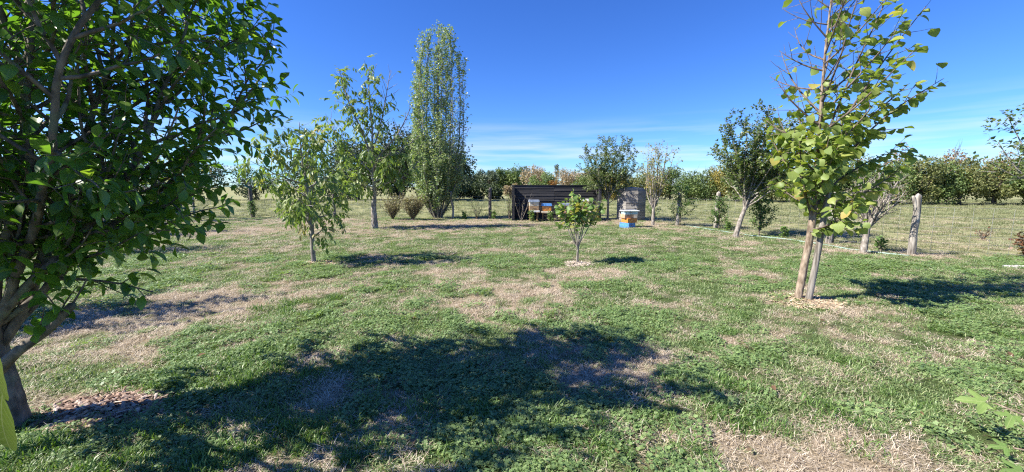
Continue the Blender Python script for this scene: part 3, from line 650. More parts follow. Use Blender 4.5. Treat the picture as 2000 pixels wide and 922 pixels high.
def orchard(seed, loc, label, h, rx, mat, leaf='kite', ls=(.08, .13), bark='bark_dark', lean=(0, 0), trunk_h=1.1, group=None, nch=7, dens=1.0, name='orchard_tree', prob=None, sp=.035, rad=.09, up=.08, ang=(30, 55), zlow=None, fork=1, limb=.95, lvl1=2):
    zl = zlow if zlow is not None else trunk_h * .75
    cfg = dict(levels=3, nch=[nch, 6 * dens, 4.5 * dens], len=[1, (h - trunk_h) * limb, h * .2, h * .09], rad=[.1, rad * .42, .013, .005], ang=[ang, (30, 60), (30, 60)], start=[.55 if fork else .3, .2, .1], short=[.15, .35, .3],
               jit=[.05, .1, .16, .2], up=[.1, up, .04, .03], seg=[.15, .15, .1, .08], leaf_lvl=lvl1, leaf_sp=sp, leaf_size=ls, leaf_ang=55, droop=.25, tilt=.7, env=ell((lean[0], lean[1], (h + zl) / 2), (rx, rx, (h - zl) / 2)), tip=[.5, .2, .3, .4], wind=(.1, 0, 0))
    if prob: cfg['leaf_prob'] = prob
    T = Tree(seed, cfg); tp = smooth_path([(0, 0, -.05), (lean[0] * .35, lean[1] * .35, trunk_h * .5), (lean[0] * .8, lean[1] * .8, trunk_h), (lean[0], lean[1], trunk_h * 1.35)], 3)
    T.trunk(tp, lerp_list([rad * 1.25, rad, rad * .85, rad * .6], len(tp)))
    return build_tree(T, name, label, 'tree', loc, leaf, mat, bark, group, 0, None, 8, True)
OG = 'orchard trees behind the big apple tree'
orchard(31, (-17.8, 16.9), 'far orchard tree with yellow green crown, second of the row', 4.0, 2.0, 'pearlight', group=OG, dens=.8)
orchard(32, (-18.6, 20.1), 'far orchard tree with forked pale trunk close to the fence', 4.2, 1.9, 'walnut', bark='bark_pale', group=OG, dens=.8)
orchard(33, (-15.4, 18.0), 'far orchard tree with thick dark trunk, at the end of the row', 4.1, 1.9, 'pearlight', rad=.14, group=OG, dens=.8)
orchard(34, (-13.6, 13.0), 'orchard tree with sunlit lime green crown and thin trunk', 3.6, 1.8, 'walnut', bark='bark_grey', group=OG, dens=.8)

# ---- walnut trees
def walnut(seed, loc, label, h, rx, th, rad, cfgx, single, name='walnut_tree', env=None, trunkpts=None, bark='bark_grey', extra=None):
    cfg = dict(levels=2, nch=[13, 5], len=[1, h * .38, h * .15], rad=[.1, rad * .5, .012], ang=[(40, 70), (30, 60)], start=[.28, .3], short=[.55, .3], jit=[.05, .1, .15], up=[.1, .05, .03], seg=[.2, .15, .1], leaf_lvl=1, leaf_sp=.12, leaf_from=.35, leaf_size=(.24, .36), leaf_ang=50, droop=.5, tilt=.4, tip=[.3, .2, .4], wind=(.15, 0, 0))
    cfg.update(cfgx)
    if env: cfg['env'] = env
    T = Tree(seed, cfg); tp = smooth_path(trunkpts, 4); T.trunk(tp, lerp_list(rad if isinstance(rad, list) else [rad * 1.2, rad, rad * .7, rad * .35, rad * .15], len(tp)))
    if extra: extra(T)
    return build_tree(T, name, label, 'tree', loc, 'walnut', 'walnut', bark, None, single, 'walnut_o' if single else None, 8)
walnut(41, (-4.16, 8.03), 'young walnut tree with drooping yellow green leaves on straw mulch ring', 3.0, .95, 0, .045,
       dict(nch=[22, 6.5], len=[1, 1.35, .38], start=[.2, .2], leaf_sp=.115, leaf_from=.2, leaf_size=(.2, .31), ang=[(50, 80), (30, 60)], short=[.55, .3]), 300,
       env=ell((-.3, 0, 1.72), (1.05, .95, 1.32)), trunkpts=[(0, 0, -.05), (.0, 0, .5), (.0, .02, 1.2), (-.1, 0, 2.1), (-.12, .02, 2.9)])
def w2prob(p):
    if p.z < 3.0: return .75 if p.x < 1.2 else .35
    return .5 if p.x < .1 else (.06 if p.x > .5 else .22)
def w2extra(T):
    for pts, r0 in (([(.0, 0, 2.3), (.5, -.1, 3.0), (1.05, -.1, 3.6), (1.55, 0, 4.6)], .045), ([(0, 0, 2.2), (.6, .1, 2.7), (1.2, .1, 3.1), (1.75, .2, 3.5)], .04), ([(0, 0, 2.6), (-.35, .1, 3.6), (-.8, 0, 4.8), (-1.1, .1, 5.9)], .045), ([(0, 0, 2.7), (.05, 0, 3.8), (-.05, .1, 5.0), (.0, .1, 6.0)], .045), ([(0, 0, 2.1), (-.6, .1, 2.7), (-1.2, 0, 3.3), (-1.5, 0, 4.2)], .035), ([(0, 0, 1.7), (.7, 0, 1.8), (1.4, .1, 2.2), (1.9, .1, 2.9)], .035), ([(0, 0, 1.6), (-.7, .2, 1.8), (-1.3, .1, 2.1)], .03), ([(.05, 0, 3.0), (.35, .2, 4.1), (.6, .2, 5.2), (.75, .2, 5.9)], .03)):
        q = smooth_path(pts, 4); lb = T.nl; T.nl += 1; T.run(q, lerp_list([r0, r0 * .6, r0 * .2], len(q)), 1, lb)
walnut(42, (-5.25, 14.86), 'tall sparse walnut tree with bare limbs on one side and pale trunk', 6.2, 1.8, 0, .11,
       dict(nch=[6, 7.5, 3], levels=2, len=[1, 1.3, .75], rad=[.1, .03, .012], start=[.5, .25], leaf_sp=.10, leaf_from=.1, leaf_size=(.28, .42), leaf_prob=w2prob, ang=[(60, 85), (25, 60)], up=[.1, .05, .05], droop=.6), 0,
       env=ell((-.1, 0, 3.6), (1.75, 1.6, 2.75)), trunkpts=[(0, 0, -.05), (-.03, 0, .7), (.02, .02, 1.5), (0, 0, 2.3), (.02, 0, 2.9)], extra=w2extra, bark='bark_pale')

# ---- the poplar
def poplar(seed, loc, label):
    def env(p):
        z = p.z; w = np.interp(z, [0, .5, 1.2, 2.5, 5, 7, 8.3, 9.2, 9.6], [.4, .8, 1.2, 1.55, 1.65, 1.6, 1.4, 1.0, .4]); cx = .12 + .03 * z
        return ((p.x - cx) / w) ** 2 + (p.y / w) ** 2
    def prob(p):
        cx = .12 + .03 * p.z
        if p.z < 3.2: return .95
        return .34 if p.x > cx + .55 and p.z < 7 else (.55 if p.x > cx + .2 and p.z < 7 else .88)
    cfg = dict(levels=2, nch=[30, 7], len=[1, .95, .4], rad=[.1, .012, .005], ang=[(14, 38), (20, 45)], start=[.08, .15], short=[.45, .3], jit=[.03, .07, .15], up=[.1, .10, .08], seg=[.3, .15, .1], leaf_lvl=1, leaf_sp=.042, leaf_from=.05, leaf_size=(.08, .135), leaf_ang=60, droop=.3, tilt=1.0, env=env, leaf_prob=prob, tip=[.3, .3, .4], wind=(.1, 0, 0))
    T = Tree(seed, cfg); g = random.Random(seed)
    offs = [(0, 0, 9.4, .13), (-.55, .1, 9.1, .06), (.6, 0, 9.2, .06), (-.95, -.1, 7.9, .05), (1.0, .1, 8.2, .05), (.25, -.5, 8.9, .05), (-.3, .6, 8.6, .05), (-1.15, .2, 7.4, .04), (1.2, -.2, 7.6, .04), (-.8, -.4, 8.6, .04), (.3, .5, 9.3, .04), (-.6, -.7, 7.2, .04), (.75, -.65, 7.0, .04), (-1.2, -.3, 4.0, .03), (.9, -.5, 4.0, .03), (-.5, -1.0, 4.2, .03), (.2, -1.1, 4.6, .03)]
    for i, (dx, dy, h, r0) in enumerate(offs):
        tp = smooth_path([(dx * .1, dy * .1, -.05), (dx * .55, dy * .55, .9), (dx * .95 + .04, dy, 2.6), (dx * 1.08 + .14, dy, h * .62), (dx * .95 + .03 * h, dy * .8, h)], 4)
        T.c['nch'] = [max(10, int(h * 4.6)), 7]; T.run(tp, lerp_list([r0, r0 * .8, r0 * .55, r0 * .1], len(tp)), 0, -1)
    return build_tree(T, 'poplar_tree', label, 'tree', loc, 'disc', 'poplar', 'bark_grey', None, 0, None, 6, False)
poplar(51, (-3.84, 20.1), 'tall columnar poplar with small silvery leaves by the fence')

# ---- trees round the hives and along the fence
orchard(61, (4.62, 18.75), 'dark leaved pear tree between the hive shelter and the plank hut', 4.15, 1.55, 'pear', 'disc', (.06, .11), 'bark_grey', (0, 0), 1.0, nch=16, dens=1.35, name='pear_tree', sp=.024, rad=.05, up=.07, ang=(15, 64), zlow=.7, lvl1=1)
orchard(62, (5.83, 16.05), 'thin leaved vase shaped tree with pale forked trunk beside the plank hut', 3.45, 1.2, 'pearlight', 'disc', (.06, .10), 'bark_pale', (0, 0), .75, lvl1=1, nch=10, dens=.95, name='vase_tree', sp=.045, rad=.065, up=.22, ang=(22, 42), prob=lambda p: .5 if p.z > 1.3 else .15)
orchard(63, (7.16, 12.4), 'dense dark green tree with a leaning pale trunk by the hose', 4.25, 1.4, 'pear', 'disc', (.065, .115), 'bark_pale', (.42, .1), 1.05, nch=18, dens=1.35, name='leaning_tree', sp=.022, rad=.07, up=.07, ang=(12, 68), zlow=1.0, lvl1=1)
orchard(64, (8.5, 9.3), 'nearly bare bushy fruit tree with pale vase branches by the fence', 2.25, .85, 'pearlight', 'disc', (.04, .07), 'bark_pale', (.06, 0), .7, nch=14, dens=1.3, name='bare_tree', sp=.10, rad=.065, up=.1, ang=(20, 50), prob=lambda p: .16)
orchard(65, (8.8, 5.75), 'fruit tree at the end of the lawn, small dark leaves over red leaved shrub', 3.6, 1.28, 'pear', 'disc', (.05, .09), 'bark_grey', (0, 0), 1.0, nch=14, dens=1.2, name='fruit_tree', sp=.035, rad=.05, up=.08, ang=(20, 70), zlow=1.5, lvl1=1)

def sapling(seed, loc, label, h, rx, mat='sapling', ls=(.06, .10), zlow=.15, dens=1.0, name='sapling', leaf='disc', group=None, bark='twig', sp=.03):
    cfg = dict(levels=2, nch=[16 * dens, 6 * dens], len=[1, h * .42, h * .16], rad=[.02, .009, .004], ang=[(35, 70), (30, 60)], start=[.12, .15], short=[.4, .3], jit=[.05, .12, .18], up=[.1, .08, .04], seg=[.1, .08, .06], leaf_lvl=1, leaf_sp=sp, leaf_size=ls, leaf_ang=55, droop=.2, tilt=.7, env=ell((0, 0, (h + zlow) / 2), (rx, rx, (h - zlow) / 2)), tip=[.3, .3, .4], wind=(.1, 0, 0))
    T = Tree(seed, cfg); tp = smooth_path([(0, 0, -.04), (.01, .01, h * .4), (-.01, 0, h * .92)], 4); T.trunk(tp, lerp_list([.022, .016, .006], len(tp)))
    return build_tree(T, name, label, 'tree' if h > 1.3 else 'shrub', loc, leaf, mat, bark, group, 0, None, 6, False)
sapling(71, (6.93, 16.0), 'young leafy sapling tied to a stake beside the vase shaped tree', 1.75, .6)
sapling(72, (7.95, 14.9), 'round bushy sapling in front of a pale fence post', 1.3, .52, dens=1.2, sp=.026)
sapling(73, (8.15, 12.75), 'dark bushy sapling under the leaning tree', 1.35, .48, dens=1.2, sp=.026)
sapling(74, (9.12, 10.95), 'spreading leafy creeper wrapped round the fence post near the bare tree', 1.1, .75, dens=.8, ls=(.05, .085), zlow=.35)
sapling(75, (6.55, 18.0), 'dark creeper climbing the end of the plank hut', 1.45, .3, dens=1.1, zlow=.05)
sapling(76, (9.35, 9.75), 'low green weed with broad leaves beside the bare tree', .35, .35, 'weed', (.08, .13), 0, .6, 'weed_clump')
sapling(77, (-13.5, 20.2), 'ivy wrapped round the dark fence post', .9, .4, dens=.9, zlow=.02, name='ivy_clump')

# ---- central small shrub tree on its pale mulch ring: every leaf a part
def young_shrub():
    cfg = dict(levels=2, nch=[0, 5], len=[1, .9, .24], rad=[.02, .013, .005], ang=[(30, 50), (30, 60)], start=[.3, .45], short=[.3, .3], jit=[.05, .06, .15], up=[.1, .09, .05], seg=[.1, .1, .08], leaf_lvl=1, leaf_sp=.055, leaf_from=.5, leaf_size=(.07, .135), leaf_ang=60, droop=.35, tilt=.8, tip=[.6, .35, .4], wind=(.1, 0, 0), leaf_prob=lambda p: 1.0 if p.z > .72 else .08)
    T = Tree(81, cfg); tp = smooth_path([(0, 0, -.04), (.0, 0, .25), (.015, 0, .42)], 4); T.trunk(tp, lerp_list([.03, .024, .02], len(tp)))
    for d, ln in (((-.55, .05, .8), .95), ((.5, -.1, .8), .95), ((.05, .1, 1), 1.15), ((-.2, -.3, 1), .95), ((.25, .35, .95), 1.0), ((-.4, .35, .9), .9), ((.3, -.3, 1), 1.0), ((0, -.1, 1), .9), ((-.3, 0, 1.1), 1.0)):
        lb = T.nl; T.nl += 1; T.grow(Vector((.0, 0, .3 + .14 * T.r.random())), Vector(d), ln, .014, 1, lb)
    return build_tree(T, 'fig_sapling', 'small multi stemmed sapling in the middle of the lawn on pale mulch', 'tree', (1.37, 8.03), 'round', 'shrub', 'bark_grey', None, 300, 'shrub_o', 7)
young_shrub()

# ---- the staked round-leaved tree
def staked_tree():
    def env(p):
        z = p.z; w = np.interp(z, [.8, 1.1, 1.6, 2.2, 3.0, 4.0, 5.2], [.45, .66, .7, .64, .56, .5, .35]); x = p.x - .02 * z
        wr = np.interp(z, [.8, 1.2, 1.6, 2.2, 3.0, 4.0, 5.2], [.5, .75, .9, 1.25, 1.6, 1.5, .7])
        return (x / (wr if x > 0 else w)) ** 2 + (p.y / .75) ** 2
    def prob(p):
        if p.z < 2.35: return .97 if p.x < .6 else .6
        return (.42 if p.x > .25 else .28) if p.z < 2.8 else (.27 if p.x > .25 else .05)
    cfg = dict(levels=2, nch=[56, 7.5], len=[1, 1.25, .38], rad=[.05, .016, .006], ang=[(38, 85), (25, 60)], start=[.2, .15], short=[.2, .3], jit=[.03, .06, .12], up=[.1, .09, .06], seg=[.2, .12, .1], leaf_lvl=1, leaf_sp=.036, leaf_from=.05, leaf_size=(.08, .155), leaf_ang=60, droop=.45, tilt=.65, env=env, leaf_prob=prob, tip=[.3, .25, .4], wind=(.55, .05, 0), bwind=(.05, 0, 0))
    T = Tree(91, cfg); tp = smooth_path([(0, 0, -.05), (.05, 0, .5), (.11, .01, 1.1), (.1, .02, 2.2), (.06, 0, 3.4), (.1, 0, 5.0)], 4); T.trunk(tp, lerp_list([.052, .047, .044, .024, .014, .004], len(tp)))
    for pts, r0 in (([(.1, 0, 1.5), (.5, -.05, 2.1), (1.0, -.05, 2.6), (1.6, -.05, 3.0)], .018), ([(.1, 0, 1.9), (.5, .05, 2.6), (.95, .1, 3.3), (1.4, .1, 3.95)], .018), ([(.1, 0, 1.3), (.5, .1, 1.7), (1.0, .1, 2.0), (1.4, .1, 2.1)], .016), ([(.1, 0, 2.0), (.3, -.1, 2.9), (.6, -.1, 3.7), (.9, -.1, 4.5)], .015)):
        q = smooth_path(pts, 4); lb = T.nl; T.nl += 1; T.run(q, lerp_list([r0, r0 * .6, r0 * .2], len(q)), 1, lb)
    return build_tree(T, 'round_leaved_tree', 'young tree with big round lime green leaves tied to a leaning stake', 'tree', (4.03, 5.34), 'round', 'lime', 'bark_tan', None, 300, 'lime_o', 9, True, 'twig')
staked_tree()
def pole(name, label, loc, pts, rad, mat, cat='post', group=None, sides=10, extra=None, tie=None):
    root = empty(name, (loc[0], loc[1], gzf(*loc[:2]) - .03), 0, label, cat, group)
    g = np.random.default_rng(int(abs(loc[0] * 100))); q = smooth_path(pts, 5)
    link('shaft', tubes('shaft', [(q, lerp_list(rad, len(q)))], sides, .05, g), root, M[mat])
    for e, r in (extra or []):
        qq = smooth_path(e, 3); link('prong', tubes('prong', [(qq, lerp_list(r, len(qq)))], 7, .06, g), root, M[mat])
    for z, x, y, r in (tie or []):
        a = np.linspace(0, 2 * math.pi, 13); link('tie_wire', tubes('tie_wire', [(np.stack([x + r * np.cos(a), y + r * np.sin(a), np.full(13, z)], 1), np.full(13, .004))], 5), root, M['wire'])
    return root
pole('tree_stake', 'slanting grey wooden stake holding the round leaved tree', (4.13, 5.28), [(0, 0, -.06), (.06, .005, .5), (.12, .02, 1.1), (.16, .02, 1.65)], [.042, .04, .038, .034], 'stake', 'stake', tie=[(1.0, .06, .02, .1)])

# ---- fence posts, wires, hose
FG = 'wooden posts of the field fence'
pole('fence_post', 'stout pale fence post with a split forked top', (9.46, 9.09), [(0, 0, -.06), (-.01, 0, .5), (.0, .0, 1.0), (-.02, 0, 1.42)], [.078, .07, .066, .064], 'post', 'post', FG, extra=[([(0, 0, .95), (-.06, 0, 1.2), (-.13, 0, 1.40)], [.04, .04, .03])])
pole('fence_post', 'pale fence post half hidden by leafy creeper', (8.98, 10.93), [(0, 0, -.06), (.02, 0, .7), (.03, 0, 1.4)], [.085, .08, .075], 'post', 'post', FG)
pole('fence_post', 'pale split fence post standing behind the round bushy sapling', (7.98, 15.15), [(0, 0, -.06), (-.01, 0, .7), (.02, 0, 1.4)], [.085, .08, .08], 'post', 'post', FG)
pole('fence_post', 'slim pale stake inside the young leafy sapling', (6.83, 16.05), [(0, 0, -.06), (.03, 0, .7), (.04, 0, 1.35)], [.07, .065, .05], 'post', 'post', FG)
pole('fence_post', 'crooked pale fence post beside the columnar poplar', (-3.02, 19.75), [(0, 0, -.06), (.03, 0, .6), (-.06, 0, 1.0), (-.05, 0, 1.4)], [.05, .055, .05, .045], 'post', 'post', FG)
pole('fence_post', 'straight dark fence post between poplar and hive shelter', (-1.1, 19.5), [(0, 0, -.06), (.0, 0, .7), (.01, 0, 1.55)], [.085, .08, .075], 'post_dark', 'post', FG)
pole('fence_post', 'grey fence post between the two walnut trees', (-9.27, 20.3), [(0, 0, -.06), (.01, 0, .7), (.0, 0, 1.4)], [.075, .07, .065], 'post_dark', 'post', FG)
pole('fence_post', 'dark fence post wrapped with ivy at its foot', (-13.57, 20.35), [(0, 0, -.06), (-.02, 0, .7), (-.04, 0, 1.65)], [.10, .095, .085], 'post_dark', 'post', FG)
pole('fence_post', 'thin pale fence post in the field beyond the ivy post', (-17.4, 21.3), [(0, 0, -.06), (0, 0, .7), (.01, 0, 1.35)], [.06, .06, .05], 'post', 'post', FG)
pole('fence_post', 'low fence post under the end orchard tree', (-20.5, 21.8), [(0, 0, -.06), (0, 0, .6), (.01, 0, 1.2)], [.06, .06, .05], 'post_dark', 'post', FG)
def wire_fence(label, line, hs=(.12, .3, .48, .68, .9, 1.12), stay=.3):
    root = empty('wire_fence', (line[0][0], line[0][1], 0), 0, label, 'fence', 'wire mesh of the field fence')
    o = Vector((line[0][0], line[0][1], 0)); st = []
    for h in hs:
        me = tubes('strand', [([Vector((x, y, h + gzf(x, y))) - o for x, y in line], [.0035] * len(line))], 4); link('strand', me, root, M['wire'])
    for (x0, y0), (x1, y1) in zip(line[:-1], line[1:]):
        n = max(2, int(math.hypot(x1 - x0, y1 - y0) / stay))
        for k in range(n):
            x = x0 + (x1 - x0) * k / n; y = y0 + (y1 - y0) * k / n; z = gzf(x, y); st.append(([Vector((x, y, z + hs[0])) - o, Vector((x, y, z + hs[-1])) - o], [.0028, .0028]))
    s_ = link('stay_wires', tubes('stay_wires', st, 3), root, M['wire']); s_['kind'] = 'stuff'
wire_fence('sagging wire mesh fence between poplar, walnut trees and the orchard', [(-20.5, 21.75), (-17.4, 21.25), (-13.57, 20.43), (-9.27, 20.38), (-3.02, 19.83), (-1.1, 19.6), (.05, 19.5)])
wire_fence('wire mesh fence running from the plank hut past the bare tree', [(6.3, 18.35), (6.83, 16.13), (7.98, 15.22), (9.03, 11.0), (9.52, 9.15), (12.6, 7.6)])
hp = smooth_path([(7.15, 15.9, 0), (7.52, 14.5, 0), (7.72, 13.3, 0), (8.1, 12.1, 0), (8.44, 11.3, 0), (8.7, 10.3, 0), (8.75, 9.6, 0), (9.2, 8.9, 0)], 5)
hose = link('garden_hose', tubes('garden_hose', [([(p.x + .03 * math.sin(i * .9), p.y, gzf(p.x, p.y) + .018) for i, p in enumerate(hp)], [.018] * len(hp))], 8), None, M['hose']); tagp(hose, 'pale green hose lying along the foot of the fence', 'hose')

# ---- hive shelter, plank hut and hives
def shelter():
    root = empty('hive_shelter', (2.1, 19.2, 0), 0, 'long dark plank windbreak with beehives set in front of it', 'shelter')
    g = random.Random(5); W = 4.15; H = 1.66; ph = .128; n = 13
    shared = [poly_mesh('plank', *box_vf(W / 2 - .01, .022, ph + .022, (0, 0, 0), .004, .004, g)) for _ in range(3)]
    side = [poly_mesh('plank', *box_vf(1.1, .022, ph + .02, (0, 0, 0), .004, .004, g)) for _ in range(2)]
    for m in shared + side: m.materials.append(M['plank_dark'])
    for i in range(n):
        z = ph * (i + .5)
        for s in (-1, 1):
            o = link('plank', shared[g.randrange(3)], root, None, (s * W / 4, .25 + g.uniform(-.008, .008), z + g.uniform(-.004, .004))); o.rotation_euler = (-.10 + g.uniform(-.015, .015), g.uniform(-.004, .004), 0)
        for s in (-1, 1):
            o = link('plank', side[g.randrange(2)], root, None, (s * (W / 2 + .015), -.32 + g.uniform(-.01, .01), z)); o.rotation_euler = (-.15 * s, 0, math.pi / 2)
    for x in (-W / 2 + .05, 0, W / 2 - .05): box('upright', (.09, .09, H + .06), (x, .32, H / 2), M['plank_dark'], root, .006)
    for s in (-1, 1): box('upright', (.09, .09, H + .03), (s * (W / 2 - .05), -.82, H / 2), M['plank_dark'], root, .006)
    box('capping_board', (W + .1, .12, .025), (0, .27, H + .022), M['plank_dark'], root, .004)
shelter()
def hut():
    root = empty('plank_hut', (5.72, 18.75, 0), 0, 'round sided grey plank hut behind the stacked hive boxes', 'hut')
    g = random.Random(8); n8 = 8; RR = .63; ph = .115; rows = 12; ln = 2 * RR * math.tan(math.pi / n8)
    pl = [poly_mesh('plank', *box_vf(ln + .012, .022, ph - .004, (0, 0, 0), .004, .003, g)) for _ in range(3)]; top = poly_mesh('plank', *box_vf(ln * .88, .022, ph - .004, (0, 0, 0), .004, .003, g))
    for m in pl + [top]: m.materials.append(M['plank_grey'])
    for i in range(rows + 1):
        last = i == rows
        for k_ in range(n8):
            a = (k_ + .5) * 2 * math.pi / n8 + R(9); r_ = RR * (.88 if last else 1) + g.uniform(-.006, .006)
            o = link('plank', top if last else pl[g.randrange(3)], root, None, (r_ * math.cos(a), r_ * math.sin(a), .04 + ph * (i + .5))); o.rotation_euler = (g.uniform(-.05, .05), g.uniform(-.008, .008), a + math.pi / 2)
    for k_ in range(n8):
        a = k_ * 2 * math.pi / n8 + R(9); box('upright', (.05, .05, 1.46), ((RR - .01) * math.cos(a), (RR - .01) * math.sin(a), .73), M['plank_grey'], root, .004, rot=(0, 0, a))
    V = [(0, 0, 1.60)] + [(RR * .86 * math.cos(t), RR * .86 * math.sin(t), 1.545) for t in [j * 2 * math.pi / 16 for j in range(16)]] + [(RR * .86 * math.cos(t), RR * .86 * math.sin(t), 1.52) for t in [j * 2 * math.pi / 16 for j in range(16)]]
    F = [(0, 1 + j, 1 + (j + 1) % 16) for j in range(16)] + [(1 + j, 17 + j, 17 + (j + 1) % 16, 1 + (j + 1) % 16) for j in range(16)] + [tuple(reversed(range(17, 33)))]
    link('roof', poly_mesh('roof', V, F), root, M['plank_grey'])
hut()
def hive(loc, rz, label, z0, body, upper, lid, h1=.24, h2=.17, board='hive_white'):
    root = empty('beehive', (loc[0], loc[1], 0), rz, label, 'beehive', 'beehives standing before the dark windbreak')
    for x in (-.17, .17):
        for y in (-.15, .15): box('leg', (.05, .05, z0), (x, y, z0 / 2), M['hive_wood'], root, .004)
    box('floor_board', (.46, .5, .03), (0, -.03, z0 + .015), M['hive_wood'], root, .004)
    lb = box('landing_board', (.48, .14, .085), (0, -.35, z0 + .02), M[board], root, .004); box('edge_strip', (.49, .012, .02), (0, -.077, -.03), M['hive_wood'], lb)
    b = box('brood_box', (.43, .43, h1), (0, 0, z0 + .032 + h1 / 2), M[body], root, .006)
    box('entrance_slot', (.30, .012, .022), (0, -.218, -h1 / 2 + .02), M['dark_gap'], b)
    box('hand_grip', (.14, .02, .025), (0, -.222, h1 * .15), M['hive_wood'], b, .003)
    z = z0 + .032 + h1 + .003
    if h2: s_ = box('super', (.43, .43, h2), (0, 0, z + h2 / 2), M[upper], root, .006); box('hand_grip', (.14, .02, .025), (0, -.222, 0), M['hive_wood'], s_, .003); z += h2 + .003
    l = box('lid', (.48, .48, .10), (0, 0, z + .05), M[lid], root, .008); box('lid_rim', (.492, .492, .02), (0, 0, -.035), M[lid], l, .004)
hive((1.02, 18.25), R(2), 'beehive with cream upper box, zinc lid and white landing board', .45, 'hive_wood', 'hive_cream', 'zinc')
hive((1.62, 18.3), R(-3), 'low brown beehive with pale blue lid', .42, 'hive_orange', 'hive_cream', 'hive_blue', .26, 0, 'hive_cream')
hive((2.5, 18.3), R(4), 'low grey lidded beehive half hidden by the small sapling', .42, 'hive_wood', 'hive_cream', 'zinc', .28, 0, 'hive_pink')
hive((3.42, 18.25), R(-5), 'tall brown beehive with white lid at the end of the windbreak', .42, 'hive_wood', 'hive_pink', 'hive_white', .26, .22, 'hive_cream')
def stand():
    root = empty('hive_bench', (2.2, 18.95, 0), 0, 'low timber rail bench behind the beehives', 'bench')
    for y in (-.08, .08): box('rail', (3.3, .06, .07), (0, y, .36), M['plank_dark'], root, .005)
    for x in (-1.5, 0, 1.5):
        for y in (-.08, .08): box('leg', (.06, .06, .33), (x, y, .16), M['plank_dark'], root, .005)
stand()
def hive_stack():
    loc = (4.54, 15.24); z = gzf(*loc) - .01; SG = 'stack of spare hive boxes on the lawn'
    for nm, lab, s, zz, rz, m, off in (('hive_box', 'blue hive box at the bottom of the stack on the lawn', (.43, .43, .21), .0, 38, 'hive_blue', (0, 0)), ('hive_box', 'orange wooden hive box second in the stack on the lawn', (.44, .40, .17), .213, 22, 'hive_orange', (.06, 0)), ('hive_box', 'small pinkish hive box third in the stack on the lawn', (.38, .36, .15), .386, 12, 'hive_pink', (-.03, 0)), ('hive_box', 'pale blue white hive box with a wide flat lid topping the stack', (.50, .40, .12), .539, 5, 'hive_paleblue', (.06, 0))):
        root = empty(nm, (loc[0] + off[0], loc[1] + off[1], z + zz), R(rz), lab, 'hive box', SG)
        box('box_body', s, (0, 0, s[2] / 2), M[m], root, .005)
        for k in (-1, 1): box('hand_grip', (.13, .016, .022), (0, k * (s[1] / 2 + .006), s[2] * .6), M['hive_wood'], root, .003)
    box('lid', (.62, .50, .03), (0, 0, .138), M['hive_white'], root, .004); box('lid_batten', (.56, .04, .02), (0, 0, .164), M['zinc'], root, .003)
hive_stack()

# ---- scrub: weeds at the shelter, dry shrubs by the fence, red shrub, stone, far weed
def twiggy(seed, loc, label, h, rx, mat, n=10, prob=.5, ls=(.05, .09), bark='twig', name='dry_shrub', cat='shrub', group=None, leaf='disc', sp=.05):
    cfg = dict(levels=2, nch=[0, 5], len=[1, h, h * .35], rad=[.02, .012, .005], ang=[(30, 50), (20, 50)], start=[.2, .2], short=[.3, .4], jit=[.05, .08, .12], up=[.1, .05, .05], seg=[.1, .12, .1], leaf_lvl=1, leaf_sp=sp, leaf_size=ls, droop=.2, tilt=.8, leaf_prob=lambda p: prob, tip=[.5, .3, .4])
    T = Tree(seed, cfg); T.trunk([(0, 0, -.04), (0, 0, .06), (.01, 0, .12)], [.03, .026, .02])
    for k in range(n):
        a = k * 2.4; f = T.r.uniform(.3, 1) * rx / h; lb = T.nl; T.nl += 1; T.grow(Vector((.02 * math.cos(a), .02 * math.sin(a), .06)), Vector((f * math.cos(a), f * math.sin(a), 1)), h * T.r.uniform(.6, 1), .011, 1, lb)
    return build_tree(T, name, label, cat, loc, leaf, mat, bark, group, 0, None, 5, False)
twiggy(101, (-4.75, 18.6), 'dry grey green shrub at the foot of the poplar', 1.35, 1.1, 'dryweed', 40, .9, sp=.035)
twiggy(102, (-5.8, 18.9), 'straw coloured dry shrub between poplar and tall walnut', 1.2, 1.0, 'dryweed', 34, .85, sp=.04)
twiggy(103, (-.12, 19.0), 'bare dark bush at the end of the windbreak', 1.3, .35, 'weed', 9, .25, name='bare_bush')
twiggy(104, (-1.75, 19.3), 'small bare shrub by the dark fence post', 1.0, .6, 'weed', 9, .2, name='bare_bush')
twiggy(105, (.45, 18.4), 'pale bare twigs leaning against the dark windbreak', 1.3, .7, 'dryweed', 5, .1, bark='bark_pale', name='bare_bush')
for i, (x, y, h, rx, lab) in enumerate(((.9, 17.8, .55, .4, 'leafy green weeds under the cream and zinc beehive'), (1.75, 17.75, .5, .45, 'leafy green weeds under the blue lidded beehive'), (2.7, 17.75, .5, .5, 'leafy green weeds behind the small sapling'), (3.9, 17.9, .65, .45, 'yellowing weeds at the foot of the pear tree'), (-.9, 19.2, .45, .5, 'dark weeds round the foot of the dark fence post'), (-2.4, 19.4, .4, .5, 'dark weeds between poplar and the dark fence post'), (8.0, 14.3, .35, .45, 'green weeds on the hose by the bushy sapling'), (8.6, 12.2, .35, .5, 'green weeds on the hose past the dark bushy sapling'))):
    sapling(110 + i, (x, y), lab, h, rx, 'pearlight' if i == 3 else 'weed', (.06, .11), 0, .8, 'weed_clump', group='weed clumps along the fence')
twiggy(121, (14.1, 11.55), 'dark dead weed standing alone in the pasture', .38, .3, 'redleaf', 8, .25, name='dead_weed')
twiggy(122, (11.55, 8.55), 'low shrub with reddish brown leaves behind the pale stone', .6, .5, 'redleaf', 12, .95, (.07, .12), name='red_shrub', sp=.045)
